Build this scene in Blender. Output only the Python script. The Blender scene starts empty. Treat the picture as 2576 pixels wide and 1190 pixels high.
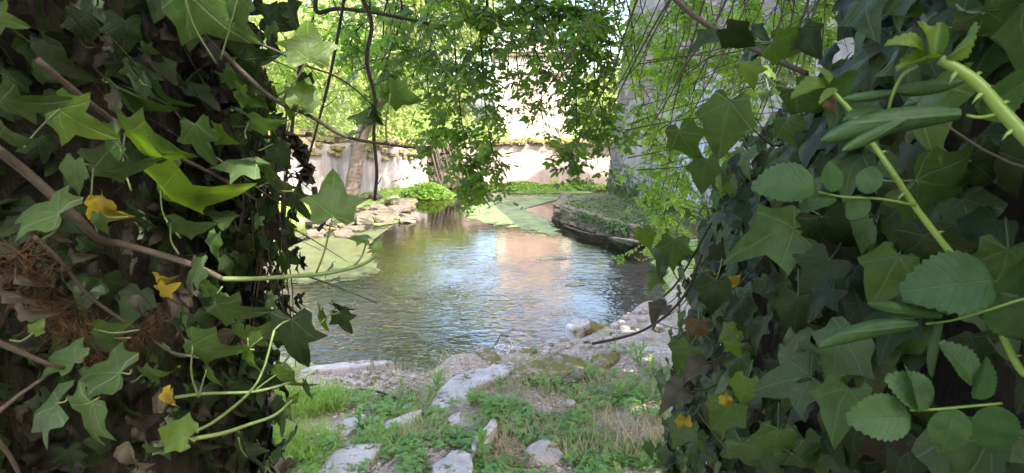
import bpy, bmesh, math, random
import numpy as np
from mathutils import Vector, Matrix, noise as mnoise

R = math.radians
rng = np.random.default_rng(7)
random.seed(7)
scene = bpy.context.scene
COL = scene.collection

# ------------------------------------------------------------------ camera, sky, sun, exposure
CAM_H, PITCH, F = 2.1, R(9.7), 1675.0
cam = bpy.data.cameras.new('camera')
cam_o = bpy.data.objects.new('camera', cam)
COL.objects.link(cam_o)
cam_o.location = (0, 0, CAM_H)
cam_o.rotation_euler = (R(90) - PITCH, 0, 0)
cam.sensor_width = 36.0
cam.sensor_fit = 'HORIZONTAL'
cam.lens = F / 2576.0 * 36.0
cam.clip_start = 0.05
cam.clip_end = 2000
cam.dof.use_dof = True
cam.dof.focus_distance = 6.0
cam.dof.aperture_fstop = 22.0
scene.camera = cam_o

SUN = Vector((0.50, -0.42, 0.76)).normalized()
world = bpy.data.worlds.new('World')
scene.world = world
world.use_nodes = True
wn = world.node_tree.nodes
wl = world.node_tree.links
wn.clear()
sky = wn.new('ShaderNodeTexSky')
sky.sky_type = 'NISHITA'
sky.sun_disc = False
sky.sun_elevation = math.asin(SUN.z)
sky.sun_rotation = math.atan2(SUN.x, SUN.y)
sky.air_density = 1.0
sky.dust_density = 5.0
sky.ozone_density = 1.0
bg = wn.new('ShaderNodeBackground')
bg.inputs['Strength'].default_value = 0.15
wo = wn.new('ShaderNodeOutputWorld')
wl.new(sky.outputs[0], bg.inputs[0])
wl.new(bg.outputs[0], wo.inputs[0])

sun = bpy.data.lights.new('sun', 'SUN')
sun.energy = 2.4
sun.angle = R(0.53)
sun.color = (1.0, 0.95, 0.86)
sun_o = bpy.data.objects.new('sun', sun)
COL.objects.link(sun_o)
sun_o.location = (10, -8, 20)
sun_o.rotation_euler = SUN.to_track_quat('Z', 'Y').to_euler()

scene.view_settings.view_transform = 'Standard'
scene.view_settings.look = 'None'
scene.view_settings.exposure = 3.25
scene.view_settings.gamma = 1.0
scene.view_settings.use_curve_mapping = False
scene.render.engine = 'CYCLES'
scene.cycles.max_bounces = 8
scene.cycles.transparent_max_bounces = 8
scene.cycles.diffuse_bounces = 4
scene.cycles.use_denoising = True
scene.cycles.sample_clamp_indirect = 6.0

# ------------------------------------------------------------------ geometry helpers
ct, st = math.cos(PITCH), math.sin(PITCH)
FWD = Vector((0, ct, -st)); UP = Vector((0, st, ct)); RT = Vector((1, 0, 0))
CAM = Vector((0, 0, CAM_H))

def ray(u, v):
    return FWD + RT * ((u - 1288) / F) + UP * ((595 - v) / F)
def P(u, v, y):
    d = ray(u, v); return CAM + d * (y / d.y)
def G(u, v, z=0.0):
    d = ray(u, v); return CAM + d * ((z - CAM_H) / d.z)

WM = {}
def setprops(o, label=None, cat=None, group=None, kind=None):
    if label: o['label'] = label
    if cat: o['category'] = cat
    if group: o['group'] = group
    if kind: o['kind'] = kind
    return o
def empty(name, loc, label, cat, group=None):
    o = bpy.data.objects.new(name, None)
    o.empty_display_size = 0.05
    COL.objects.link(o)
    o.matrix_basis = Matrix.Translation(loc)
    WM[o] = Matrix.Translation(loc)
    return setprops(o, label, cat, group)
def place(name, me, M, parent=None, **kw):
    o = bpy.data.objects.new(name, me)
    COL.objects.link(o)
    if parent is not None:
        o.parent = parent
        o.matrix_basis = WM[parent].inverted() @ M
    else:
        o.matrix_basis = M
    WM[o] = M.copy()
    return setprops(o, **kw)

def mesh_np(name, V, Fc, mat=None, UV=None, smooth=True):
    """V (n,3); Fc (m,3|4) int array or list of such arrays; UV per-vertex (n,2)"""
    if not isinstance(Fc, list): Fc = [Fc]
    V = np.asarray(V, dtype=np.float32)
    me = bpy.data.meshes.new(name)
    me.vertices.add(len(V)); me.vertices.foreach_set('co', V.ravel())
    loops = np.concatenate([np.asarray(f, dtype=np.int32).ravel() for f in Fc])
    tot = np.concatenate([np.full(len(f), np.asarray(f).shape[1], dtype=np.int32) for f in Fc])
    start = np.concatenate([[0], np.cumsum(tot)[:-1]]).astype(np.int32)
    me.loops.add(len(loops)); me.loops.foreach_set('vertex_index', loops)
    me.polygons.add(len(tot)); me.polygons.foreach_set('loop_start', start)
    me.polygons.foreach_set('use_smooth', np.full(len(tot), smooth))
    if UV is not None:
        uvl = me.uv_layers.new(name='UVMap')
        uvl.data.foreach_set('uv', np.asarray(UV, dtype=np.float32)[loops].ravel())
    if mat: me.materials.append(mat)
    me.update(calc_edges=True)
    return me

class MB:
    def __init__(s): s.V = []; s.F3 = []; s.F4 = []; s.UV = []; s.n = 0
    def add(s, V, F3=None, F4=None, UV=None):
        V = np.asarray(V, dtype=np.float64).reshape(-1, 3)
        s.V.append(V)
        if F3 is not None and len(F3): s.F3.append(np.asarray(F3) + s.n)
        if F4 is not None and len(F4): s.F4.append(np.asarray(F4) + s.n)
        s.UV.append(np.zeros((len(V), 2)) if UV is None else np.asarray(UV)); s.n += len(V)
    def mesh(s, name, mat, origin=(0, 0, 0), smooth=True):
        V = np.concatenate(s.V) - np.asarray(origin)
        Fc = []
        if s.F3: Fc.append(np.concatenate(s.F3))
        if s.F4: Fc.append(np.concatenate(s.F4))
        return mesh_np(name, V, Fc, mat, np.concatenate(s.UV), smooth)
    def part(s, name, mat, parent, smooth=True, **kw):
        loc = WM[parent].translation
        return place(name, s.mesh(name, mat, loc, smooth), Matrix.Translation(loc), parent, **kw)
    def top(s, name, mat, loc, smooth=True, **kw):
        return place(name, s.mesh(name, mat, loc, smooth), Matrix.Translation(Vector(loc)), None, **kw)

def smooth_path(pts, k=5):
    pts = [Vector(p) for p in pts]
    if len(pts) < 3: return [pts[0].lerp(pts[-1], i / k) for i in range(k + 1)]
    q = [pts[0] * 2 - pts[1]] + pts + [pts[-1] * 2 - pts[-2]]
    out = []
    for i in range(1, len(q) - 2):
        p0, p1, p2, p3 = q[i - 1], q[i], q[i + 1], q[i + 2]
        for j in range(k):
            t = j / k
            out.append(0.5 * ((2 * p1) + (p2 - p0) * t + (2 * p0 - 5 * p1 + 4 * p2 - p3) * t * t + (3 * p1 - p0 - 3 * p2 + p3) * t ** 3))
    out.append(pts[-1])
    return out
def tube(mb, path, r0, r1=None, n=6, wob=0.0, cap=True, taper=False):
    if r1 is None: r1 = r0
    m = len(path); V = []; UV = []
    ref = Vector((0.31, 0.2, 0.93)).normalized()
    for i, p in enumerate(path):
        t = (path[min(i + 1, m - 1)] - path[max(i - 1, 0)]).normalized()
        a = t.cross(ref)
        if a.length < 0.05: a = t.cross(Vector((1, 0, 0)))
        a.normalize(); b = t.cross(a)
        r = r0 + (r1 - r0) * i / max(1, m - 1)
        if taper: r *= min(1.0, (i + .25) / 3.5)
        for j in range(n):
            an = 2 * math.pi * j / n
            rr = r * (1 + wob * (mnoise.noise(Vector((p.x * 9 + j * 1.7, p.y * 9, p.z * 7)))))
            V.append(p + a * (math.cos(an) * rr) + b * (math.sin(an) * rr)); UV.append((j / n, i * 0.1))
    F4 = [[i * n + j, i * n + (j + 1) % n, (i + 1) * n + (j + 1) % n, (i + 1) * n + j] for i in range(m - 1) for j in range(n)]
    F3 = []
    if cap:
        V.append(path[0]); V.append(path[-1]); UV += [(0, 0), (0, 0)]
        F3 += [[len(V) - 2, (j + 1) % n, j] for j in range(n)]
        F3 += [[len(V) - 1, (m - 1) * n + j, (m - 1) * n + (j + 1) % n] for j in range(n)]
    mb.add([tuple(v) for v in V], F3, F4, UV)
def box(mb, c, s, rz=0.0):
    sx, sy, sz = [q / 2 for q in s]
    co, si = math.cos(rz), math.sin(rz)
    V = []
    for x in (-sx, sx):
        for y in (-sy, sy):
            for z in (-sz, sz):
                V.append((c[0] + x * co - y * si, c[1] + x * si + y * co, c[2] + z))
    mb.add(V, None, [[0, 1, 3, 2], [4, 6, 7, 5], [0, 4, 5, 1], [2, 3, 7, 6], [0, 2, 6, 4], [1, 5, 7, 3]])

def frame(ydir, nrm, s=1.0):
    y = Vector(ydir).normalized(); n = Vector(nrm)
    x = y.cross(n)
    if x.length < 1e-4: x = y.orthogonal()
    x.normalize(); n = x.cross(y)
    return Matrix((x * s, y * s, n * s)).transposed()
def M4(rot, loc):
    M = rot.to_4x4(); M.translation = loc; return M
def frames_np(Y, N, S):
    Y = Y / np.linalg.norm(Y, axis=1, keepdims=True)
    X = np.cross(Y, N); X /= np.linalg.norm(X, axis=1, keepdims=True) + 1e-9
    N = np.cross(X, Y)
    return np.stack([X, Y, N], axis=2) * np.asarray(S).reshape(-1, 1, 1)
def scatter(mb, tmpl, Rm, Pm):
    """copies of a template (V,F3,UV) under many transforms, joined"""
    V, F3, UV = tmpl
    m = len(Pm); n = len(V)
    if not m: return
    VV = np.einsum('mij,nj->mni', Rm, V) + Pm[:, None, :]
    FF = (F3[None] + (np.arange(m) * n)[:, None, None]).reshape(-1, 3)
    mb.add(VV.reshape(-1, 3), FF, None, np.tile(UV, (m, 1)))
def rvec(m): 
    v = rng.normal(size=(m, 3)); return v / np.linalg.norm(v, axis=1, keepdims=True)

# ------------------------------------------------------------------ materials
def newmat(name):
    m = bpy.data.materials.new(name); m.use_nodes = True
    nt = m.node_tree; nt.nodes.clear()
    return m, nt
class N:
    def __init__(s, nt): s.nt = nt
    def node(s, t, **kw):
        n = s.nt.nodes.new(t)
        for k, v in kw.items(): setattr(n, k, v)
        return n
    def link(s, a, b): s.nt.links.new(a, b)
    def val(s, sock, v):
        if hasattr(v, 'is_linked') or isinstance(v, bpy.types.NodeSocket): s.link(v, sock)
        else: sock.default_value = v
    def math(s, op, a, b=None, c=None, clamp=False):
        n = s.node('ShaderNodeMath', operation=op); n.use_clamp = clamp
        s.val(n.inputs[0], a)
        if b is not None: s.val(n.inputs[1], b)
        if c is not None: s.val(n.inputs[2], c)
        return n.outputs[0]
    def mix(s, f, a, b):
        n = s.node('ShaderNodeMix', data_type='RGBA')
        s.val(n.inputs[0], f)
        s.val(n.inputs[6], a if not isinstance(a, tuple) else (*a, 1)[:4]); s.val(n.inputs[7], b if not isinstance(b, tuple) else (*b, 1)[:4])
        return n.outputs[2]
    def noise(s, scale, detail=4, rough=0.55, vec=None, dist=0.0):
        n = s.node('ShaderNodeTexNoise'); n.inputs['Scale'].default_value = scale
        n.inputs['Detail'].default_value = detail; n.inputs['Roughness'].default_value = rough; n.inputs['Distortion'].default_value = dist
        if vec is not None: s.link(vec, n.inputs['Vector'])
        return n.outputs['Fac']
    def ramp(s, f, lo, hi):
        n = s.node('ShaderNodeMapRange'); n.clamp = True
        s.val(n.inputs[0], f); n.inputs[1].default_value = lo; n.inputs[2].default_value = hi
        return n.outputs[0]
    def coord(s): return s.node('ShaderNodeTexCoord')
    def geo(s): return s.node('ShaderNodeNewGeometry')
    def bump(s, h, strength=0.5, dist=0.02):
        n = s.node('ShaderNodeBump'); n.inputs['Strength'].default_value = strength; n.inputs['Distance'].default_value = dist
        s.link(h, n.inputs['Height']); return n.outputs[0]
    def mapping(s, vec, scale=(1, 1, 1)):
        n = s.node('ShaderNodeMapping'); n.inputs['Scale'].default_value = scale; s.link(vec, n.inputs[0]); return n.outputs[0]
    def principled(s, col, rough=0.7, spec=0.4, normal=None):
        n = s.node('ShaderNodeBsdfPrincipled')
        s.val(n.inputs['Base Color'], col if not isinstance(col, tuple) else (*col, 1)[:4])
        s.val(n.inputs['Roughness'], rough); s.val(n.inputs['Specular IOR Level'], spec)
        if normal is not None: s.link(normal, n.inputs['Normal'])
        return n.outputs[0]
    def out(s, sh):
        o = s.node('ShaderNodeOutputMaterial'); s.link(sh, o.inputs[0])

def leaf_mat(name, c1, c2, tr, ft=0.4, rough=0.42, spec=0.45, vein=None, vcol=None, spots=0.0, gain=1.0):
    c1, c2, tr = [tuple(gain * q for q in c) for c in (c1, c2, tr)]
    if vcol: vcol = tuple(gain * q for q in vcol)
    m, nt = newmat(name); n = N(nt)
    oi = n.node('ShaderNodeObjectInfo'); g = n.geo()
    h = n.math('FRACT', n.math('ADD', oi.outputs['Random'], g.outputs['Random Per Island']))
    col = n.mix(h, c1, c2)
    nz = n.noise(38, 4, 0.7, g.outputs['Position'], 0.8)
    col = n.mix(n.math('MULTIPLY', n.ramp(nz, 0.40, 0.68), 0.6), col, tuple(0.55 * q for q in c1))
    nrm = None
    if spots:
        sp = n.noise(90, 2, 0.5, g.outputs['Position'])
        col = n.mix(n.math('MULTIPLY', n.ramp(sp, 0.66, 0.72), spots), col, (0.13, 0.10, 0.05))
    if vein:
        uv = n.node('ShaderNodeUVMap'); uv.uv_map = 'UVMap'
        sx = n.node('ShaderNodeSeparateXYZ'); n.link(uv.outputs[0], sx.inputs[0])
        x, y = sx.outputs[0], sx.outputs[1]
        if vein == 'ivy':
            best = None
            for a in (0, 52, -52, 108, -108):
                ca, sa = math.cos(R(a)), math.sin(R(a))
                d = n.math('ABSOLUTE', n.math('SUBTRACT', n.math('MULTIPLY', x, ca), n.math('MULTIPLY', y, sa)))
                al = n.math('ADD', n.math('MULTIPLY', x, sa), n.math('MULTIPLY', y, ca))
                d = n.math('ADD', d, n.math('MULTIPLY', n.math('LESS_THAN', al, 0.0), 1.0))
                best = d if best is None else n.math('MINIMUM', best, d)
            # side veinlets
            vn = n.node('ShaderNodeTexVoronoi', feature='DISTANCE_TO_EDGE'); vn.inputs['Scale'].default_value = 7.5
            n.link(uv.outputs[0], vn.inputs['Vector'])
            v1 = n.math('SUBTRACT', 1.0, n.ramp(best, 0.004, 0.017))
            v2 = n.math('MULTIPLY', n.math('SUBTRACT', 1.0, n.ramp(vn.outputs['Distance'], 0.0, 0.06)), 0.28)
            vf = n.math('MAXIMUM', v1, v2)
        else:
            d0 = n.math('ABSOLUTE', x)
            s = n.math('FRACT', n.math('MULTIPLY', n.math('SUBTRACT', y, n.math('MULTIPLY', d0, 0.75)), 9.0))
            s = n.math('ABSOLUTE', n.math('SUBTRACT', s, 0.5))
            v2 = n.math('MULTIPLY', n.math('SUBTRACT', 1.0, n.ramp(s, 0.0, 0.12)), 0.4)
            v1 = n.math('SUBTRACT', 1.0, n.ramp(d0, 0.006, 0.02))
            vf = n.math('MAXIMUM', v1, v2)
        col = n.mix(n.math('MULTIPLY', vf, 0.8), col, vcol or (0.25, 0.32, 0.16))
        nrm = n.bump(n.math('ADD', n.math('MULTIPLY', vf, -1.0), n.math('MULTIPLY', nz, 1.5)), 0.5, 0.0015)
    b = n.principled(col, rough, spec, nrm)
    t = n.node('ShaderNodeBsdfTranslucent')
    tc = n.mix(n.math('MULTIPLY', n.ramp(nz, 0.4, 0.7), 0.3), tr, tuple(0.6 * q for q in tr))
    n.link(tc, t.inputs[0])
    mx = n.node('ShaderNodeMixShader'); mx.inputs[0].default_value = ft
    n.link(b, mx.inputs[1]); n.link(t.outputs[0], mx.inputs[2]); n.out(mx.outputs[0])
    return m

def rock_mat(name, light, dark, moss=0.0, scale=1.0, mosscol=(0.13, 0.13, 0.025), bump=0.6, mosscol2=(0.07, 0.06, 0.02)):
    m, nt = newmat(name); n = N(nt); g = n.geo(); p = g.outputs['Position']
    oi = n.node('ShaderNodeObjectInfo')
    a = n.noise(6 * scale, 8, 0.65, p); b = n.noise(60 * scale, 4, 0.7, p); c = n.noise(1.7 * scale, 3, 0.5, p)
    col = n.mix(n.ramp(a, 0.35, 0.65), dark, light)
    col = n.mix(n.math('MULTIPLY', n.ramp(b, 0.35, 0.7), 0.45), col, tuple(0.55 * q for q in dark))
    col = n.mix(n.math('MULTIPLY', oi.outputs['Random'], 0.35), col, tuple(0.6 * q for q in light))
    col = n.mix(n.math('MULTIPLY', n.ramp(c, 0.5, 0.75), 0.3), col, (light[0], light[1] * 0.85, light[2] * 0.6))
    h = n.math('ADD', n.math('MULTIPLY', a, 1.0), n.math('MULTIPLY', b, 0.4))
    if moss:
        mn = n.noise(9 * scale, 6, 0.7, p)
        mf = n.ramp(n.math('ADD', mn, n.math('MULTIPLY', n.noise(70 * scale, 2, 0.6, p), 0.2)), 0.68 - 0.3 * moss, 0.76 - 0.3 * moss)
        mc = n.mix(n.noise(45 * scale, 3, 0.6, p), mosscol, mosscol2)
        col = n.mix(mf, col, mc)
        h = n.math('ADD', h, n.math('MULTIPLY', mf, n.noise(150, 2, 0.6, p)))
    n.out(n.principled(col, 0.88, 0.25, n.bump(h, bump, 0.02)))
    return m

def simple_mat(name, c1, c2, scale=20, rough=0.8, spec=0.3, bump=0.4, bdist=0.005, stretch=(1, 1, 1)):
    m, nt = newmat(name); n = N(nt); g = n.geo()
    oi = n.node('ShaderNodeObjectInfo')
    v = n.mapping(g.outputs['Position'], stretch)
    a = n.noise(scale, 5, 0.65, v)
    col = n.mix(n.ramp(a, 0.3, 0.7), c1, c2)
    col = n.mix(n.math('MULTIPLY', oi.outputs['Random'], 0.3), col, tuple(0.6 * q for q in c1))
    n.out(n.principled(col, rough, spec, n.bump(a, bump, bdist)))
    return m

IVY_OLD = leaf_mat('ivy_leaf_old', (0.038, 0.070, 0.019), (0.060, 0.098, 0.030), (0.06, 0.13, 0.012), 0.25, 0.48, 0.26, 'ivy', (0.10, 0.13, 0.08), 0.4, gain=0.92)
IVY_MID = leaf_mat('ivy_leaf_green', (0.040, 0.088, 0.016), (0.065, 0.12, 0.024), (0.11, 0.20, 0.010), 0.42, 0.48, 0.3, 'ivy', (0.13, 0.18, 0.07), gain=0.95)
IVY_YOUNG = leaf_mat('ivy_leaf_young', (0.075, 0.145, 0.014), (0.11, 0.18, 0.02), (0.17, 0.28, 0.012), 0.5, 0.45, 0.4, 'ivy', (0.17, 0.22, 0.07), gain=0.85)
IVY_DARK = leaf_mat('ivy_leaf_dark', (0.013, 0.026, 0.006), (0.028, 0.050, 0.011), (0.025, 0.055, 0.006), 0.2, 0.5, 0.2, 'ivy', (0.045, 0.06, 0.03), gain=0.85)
ROSE = leaf_mat('rose_leaf_green', (0.034, 0.082, 0.026), (0.050, 0.10, 0.03), (0.07, 0.15, 0.014), 0.35, 0.55, 0.3, 'rose', (0.06, 0.11, 0.04), 0.15, gain=0.98)
ROSE_TIP = leaf_mat('rose_leaf_tip', (0.12, 0.22, 0.02), (0.14, 0.25, 0.03), (0.18, 0.28, 0.015), 0.45, 0.5, 0.3, 'rose', (0.17, 0.26, 0.06), gain=0.72)
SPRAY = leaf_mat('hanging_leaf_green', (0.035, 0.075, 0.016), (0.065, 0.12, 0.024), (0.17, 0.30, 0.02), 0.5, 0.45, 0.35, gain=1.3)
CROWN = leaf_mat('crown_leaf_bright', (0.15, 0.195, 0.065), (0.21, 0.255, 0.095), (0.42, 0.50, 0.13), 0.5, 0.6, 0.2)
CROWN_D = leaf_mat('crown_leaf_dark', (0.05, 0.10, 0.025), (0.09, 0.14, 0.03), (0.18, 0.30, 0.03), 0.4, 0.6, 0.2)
SPRAY_SUNTONE = leaf_mat('hanging_leaf_suntone', (0.075, 0.145, 0.026), (0.13, 0.21, 0.04), (0.32, 0.50, 0.04), 0.5, 0.45, 0.3, gain=1.35)  # lighter copy of the hanging leaf green, sunlight put into its colour
HERB = leaf_mat('herb_leaf', (0.11, 0.23, 0.06), (0.19, 0.32, 0.085), (0.30, 0.46, 0.06), 0.4, 0.5, 0.3)
GRASSM = leaf_mat('grass_blade', (0.16, 0.28, 0.035), (0.27, 0.38, 0.08), (0.36, 0.50, 0.06), 0.4, 0.5, 0.3)
DRYG = leaf_mat('dry_grass', (0.30, 0.26, 0.15), (0.42, 0.36, 0.24), (0.3, 0.25, 0.1), 0.25, 0.7, 0.2)
CRESS = leaf_mat('cress_leaf', (0.10, 0.20, 0.03), (0.15, 0.26, 0.04), (0.24, 0.36, 0.04), 0.35, 0.5, 0.3)
DEAD = leaf_mat('dead_leaf_brown', (0.06, 0.043, 0.026), (0.11, 0.09, 0.065), (0.18, 0.10, 0.04), 0.2, 0.7, 0.2, gain=0.36)
DEAD_D = leaf_mat('dead_leaf_dark', (0.015, 0.011, 0.008), (0.035, 0.028, 0.02), (0.05, 0.03, 0.015), 0.15, 0.7, 0.2, gain=0.5)
DEAD_P = leaf_mat('dead_leaf_pale', (0.14, 0.12, 0.085), (0.18, 0.155, 0.10), (0.2, 0.15, 0.08), 0.15, 0.7, 0.2, gain=0.45)
ORANGE = leaf_mat('dead_leaf_orange', (0.14, 0.085, 0.04), (0.17, 0.10, 0.05), (0.4, 0.2, 0.05), 0.25, 0.6, 0.2, gain=0.5)
YELLOW = leaf_mat('yellow_leaf', (0.42, 0.30, 0.02), (0.50, 0.38, 0.04), (0.7, 0.5, 0.03), 0.35, 0.5, 0.3, gain=0.6)
LEDGEP = leaf_mat('ledge_plant_leaf', (0.05, 0.10, 0.03), (0.10, 0.15, 0.05), (0.12, 0.2, 0.03), 0.3, 0.55, 0.2)
LITTER = leaf_mat('litter_flake', (0.30, 0.21, 0.17), (0.60, 0.48, 0.38), (0.2, 0.12, 0.06), 0.1, 0.8, 0.15)

STEM_G = simple_mat('stem_green', (0.085, 0.125, 0.035), (0.12, 0.165, 0.055), 60, 0.55, 0.35, 0.2, 0.001)
ROSE_STEM = simple_mat('rose_stem_green', (0.13, 0.21, 0.035), (0.17, 0.26, 0.05), 50, 0.45, 0.4, 0.1, 0.001)
PETIOLE = simple_mat('petiole_pale', (0.07, 0.10, 0.03), (0.10, 0.125, 0.045), 60, 0.55, 0.35, 0.2, 0.001)
STEM_D = simple_mat('stem_dark', (0.018, 0.013, 0.010), (0.04, 0.03, 0.022), 60, 0.75, 0.3, 0.5, 0.002)
STEM_B = simple_mat('stem_brown', (0.045, 0.034, 0.026), (0.08, 0.062, 0.048), 50, 0.8, 0.25, 0.6, 0.002)
TWIG = simple_mat('twig_olive', (0.025, 0.028, 0.012), (0.045, 0.043, 0.02), 60, 0.7, 0.3, 0.3, 0.001)
BARK = simple_mat('bark_shaggy', (0.011, 0.010, 0.007), (0.040, 0.032, 0.024), 14, 0.9, 0.15, 1.0, 0.02, (3, 3, 0.6))
BARK_T = simple_mat('bark_pale', (0.09, 0.065, 0.05), (0.21, 0.165, 0.135), 5, 0.9, 0.2, 0.9, 0.03, (1, 1, 3.5))
ROOTF = simple_mat('aerial_root_fibre', (0.05, 0.03, 0.015), (0.09, 0.056, 0.027), 80, 0.85, 0.1, 0.3, 0.001)
STONE = rock_mat('stone_grey', (0.47, 0.42, 0.40), (0.29, 0.255, 0.24), 0.12)
STONE_M = rock_mat('stone_mossy', (0.36, 0.31, 0.27), (0.22, 0.18, 0.15), 0.55, 1.0, (0.19, 0.17, 0.03), 0.8, (0.09, 0.07, 0.02))
STONE_W = rock_mat('stone_wet_dark', (0.20, 0.165, 0.13), (0.08, 0.065, 0.05), 0.35, 1.0, (0.07, 0.09, 0.02))
BSTONE = rock_mat('bank_stone_brown', (0.12, 0.098, 0.084), (0.06, 0.048, 0.04), 0.2)
PEBM = rock_mat('pebble_grey', (0.42, 0.36, 0.32), (0.26, 0.215, 0.185), 0.1)
RUBBLE = rock_mat('wall_rubble', (0.20, 0.165, 0.14), (0.10, 0.082, 0.066), 0.45, 0.8, (0.24, 0.20, 0.05), 0.7, (0.15, 0.12, 0.05))
PLAT = rock_mat('ledge_stone', (0.19, 0.155, 0.12), (0.07, 0.055, 0.042), 0.25, 1.0, (0.10, 0.13, 0.03))

def wall_mat(name, base, dirt, stain, streak=0.5, topmoss=None, ztop=1.5, bscale=9):
    m, nt = newmat(name); n = N(nt); g = n.geo(); p = g.outputs['Position']
    a = n.noise(1.2, 6, 0.6, p); b = n.noise(bscale, 6, 0.7, p)
    sv = n.mapping(p, (2.2, 2.2, 0.22)); s = n.noise(1.5, 5, 0.6, sv)
    col = n.mix(n.ramp(a, 0.35, 0.7), base, dirt)
    col = n.mix(n.math('MULTIPLY', n.ramp(s, 0.45, 0.72), streak), col, stain)
    col = n.mix(n.math('MULTIPLY', n.ramp(b, 0.5, 0.75), 0.3), col, stain)
    if topmoss:
        sx = n.node('ShaderNodeSeparateXYZ'); n.link(p, sx.inputs[0])
        zz = n.math('ADD', sx.outputs[2], n.math('MULTIPLY', n.math('SUBTRACT', s, 0.5), 1.6))
        col = n.mix(n.math('MULTIPLY', n.ramp(zz, ztop - 0.45, ztop), 0.85), col, topmoss)
    fine = n.noise(70, 3, 0.6, p)
    n.out(n.principled(col, 0.92, 0.15, n.bump(n.math('ADD', b, n.math('MULTIPLY', fine, 0.3)), 0.6, 0.03)))
    return m
W_WHITE = wall_mat('render_white', (0.36, 0.31, 0.295), (0.20, 0.175, 0.17), (0.075, 0.07, 0.078), 0.95, (0.26, 0.22, 0.12), 1.7)
W_PINK = wall_mat('render_pink', (0.42, 0.31, 0.27), (0.34, 0.245, 0.21), (0.19, 0.14, 0.13), 0.75, (0.36, 0.24, 0.15), 1.62)
W_HOUSE = wall_mat('house_render_pink', (0.44, 0.32, 0.27), (0.38, 0.27, 0.225), (0.30, 0.22, 0.19), 0.4)
W_TRIM = wall_mat('house_trim_cream', (0.56, 0.50, 0.45), (0.50, 0.44, 0.38), (0.38, 0.32, 0.28), 0.3)
W_GREY = wall_mat('render_grey', (0.31, 0.28, 0.265), (0.23, 0.205, 0.19), (0.12, 0.108, 0.10), 0.6, None, 0, 14)
QUOIN = rock_mat('quoin_stone', (0.26, 0.235, 0.23), (0.16, 0.14, 0.135), 0.0, 1.0)
ROOF = simple_mat('roof_tile_faded', (0.28, 0.20, 0.175), (0.36, 0.275, 0.24), 6, 0.85, 0.2, 0.5, 0.02)
BLUE = simple_mat('door_pale_blue', (0.27, 0.29, 0.35), (0.33, 0.35, 0.42), 8, 0.75, 0.25, 0.3, 0.005, (1, 1, 0.3))
WIRE = simple_mat('wire_white', (0.62, 0.62, 0.64), (0.75, 0.75, 0.76), 40, 0.4, 0.5, 0.1, 0.001)
WIRE.node_tree.nodes['Principled BSDF'].inputs['Metallic'].default_value = 0.25
GRIP = simple_mat('handle_wood', (0.10, 0.055, 0.04), (0.17, 0.10, 0.07), 60, 0.7, 0.3, 0.3, 0.001)
PALEW = simple_mat('stick_pale', (0.26, 0.22, 0.19), (0.36, 0.31, 0.27), 40, 0.8, 0.2, 0.3, 0.002)

def ground_mat():
    m, nt = newmat('soil_and_moss'); n = N(nt); g = n.geo(); p = g.outputs['Position']
    a = n.noise(3.0, 6, 0.65, p); b = n.noise(26, 5, 0.7, p); c = n.noise(110, 3, 0.7, p)
    col = n.mix(n.ramp(b, 0.35, 0.68), (0.15, 0.11, 0.085), (0.42, 0.35, 0.29))
    col = n.mix(n.math('MULTIPLY', n.ramp(c, 0.5, 0.68), 0.7), col, (0.55, 0.46, 0.41))
    col = n.mix(n.math('MULTIPLY', n.ramp(a, 0.47, 0.62), 0.7), col, (0.15, 0.15, 0.035))
    sx = n.node('ShaderNodeSeparateXYZ'); n.link(p, sx.inputs[0])
    far = n.ramp(sx.outputs[1], 7.5, 9.5)
    under = n.math('LESS_THAN', sx.outputs[2], -0.02)
    green = n.mix(n.ramp(b, 0.4, 0.65), (0.10, 0.18, 0.035), (0.20, 0.26, 0.06))
    col = n.mix(n.math('MULTIPLY', far, n.ramp(a, 0.3, 0.5)), col, green)
    bed = n.mix(n.ramp(a, 0.4, 0.62), (0.13, 0.105, 0.08), (0.085, 0.085, 0.05))
    bed = n.mix(n.math('MULTIPLY', n.ramp(b, 0.5, 0.7), 0.6), bed, (0.06, 0.05, 0.03))
    col = n.mix(under, col, bed)
    h = n.math('ADD', b, n.math('MULTIPLY', c, 0.5))
    n.out(n.principled(col, 0.93, 0.15, n.bump(h, 0.8, 0.02)))
    return m
GROUND = ground_mat()

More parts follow.
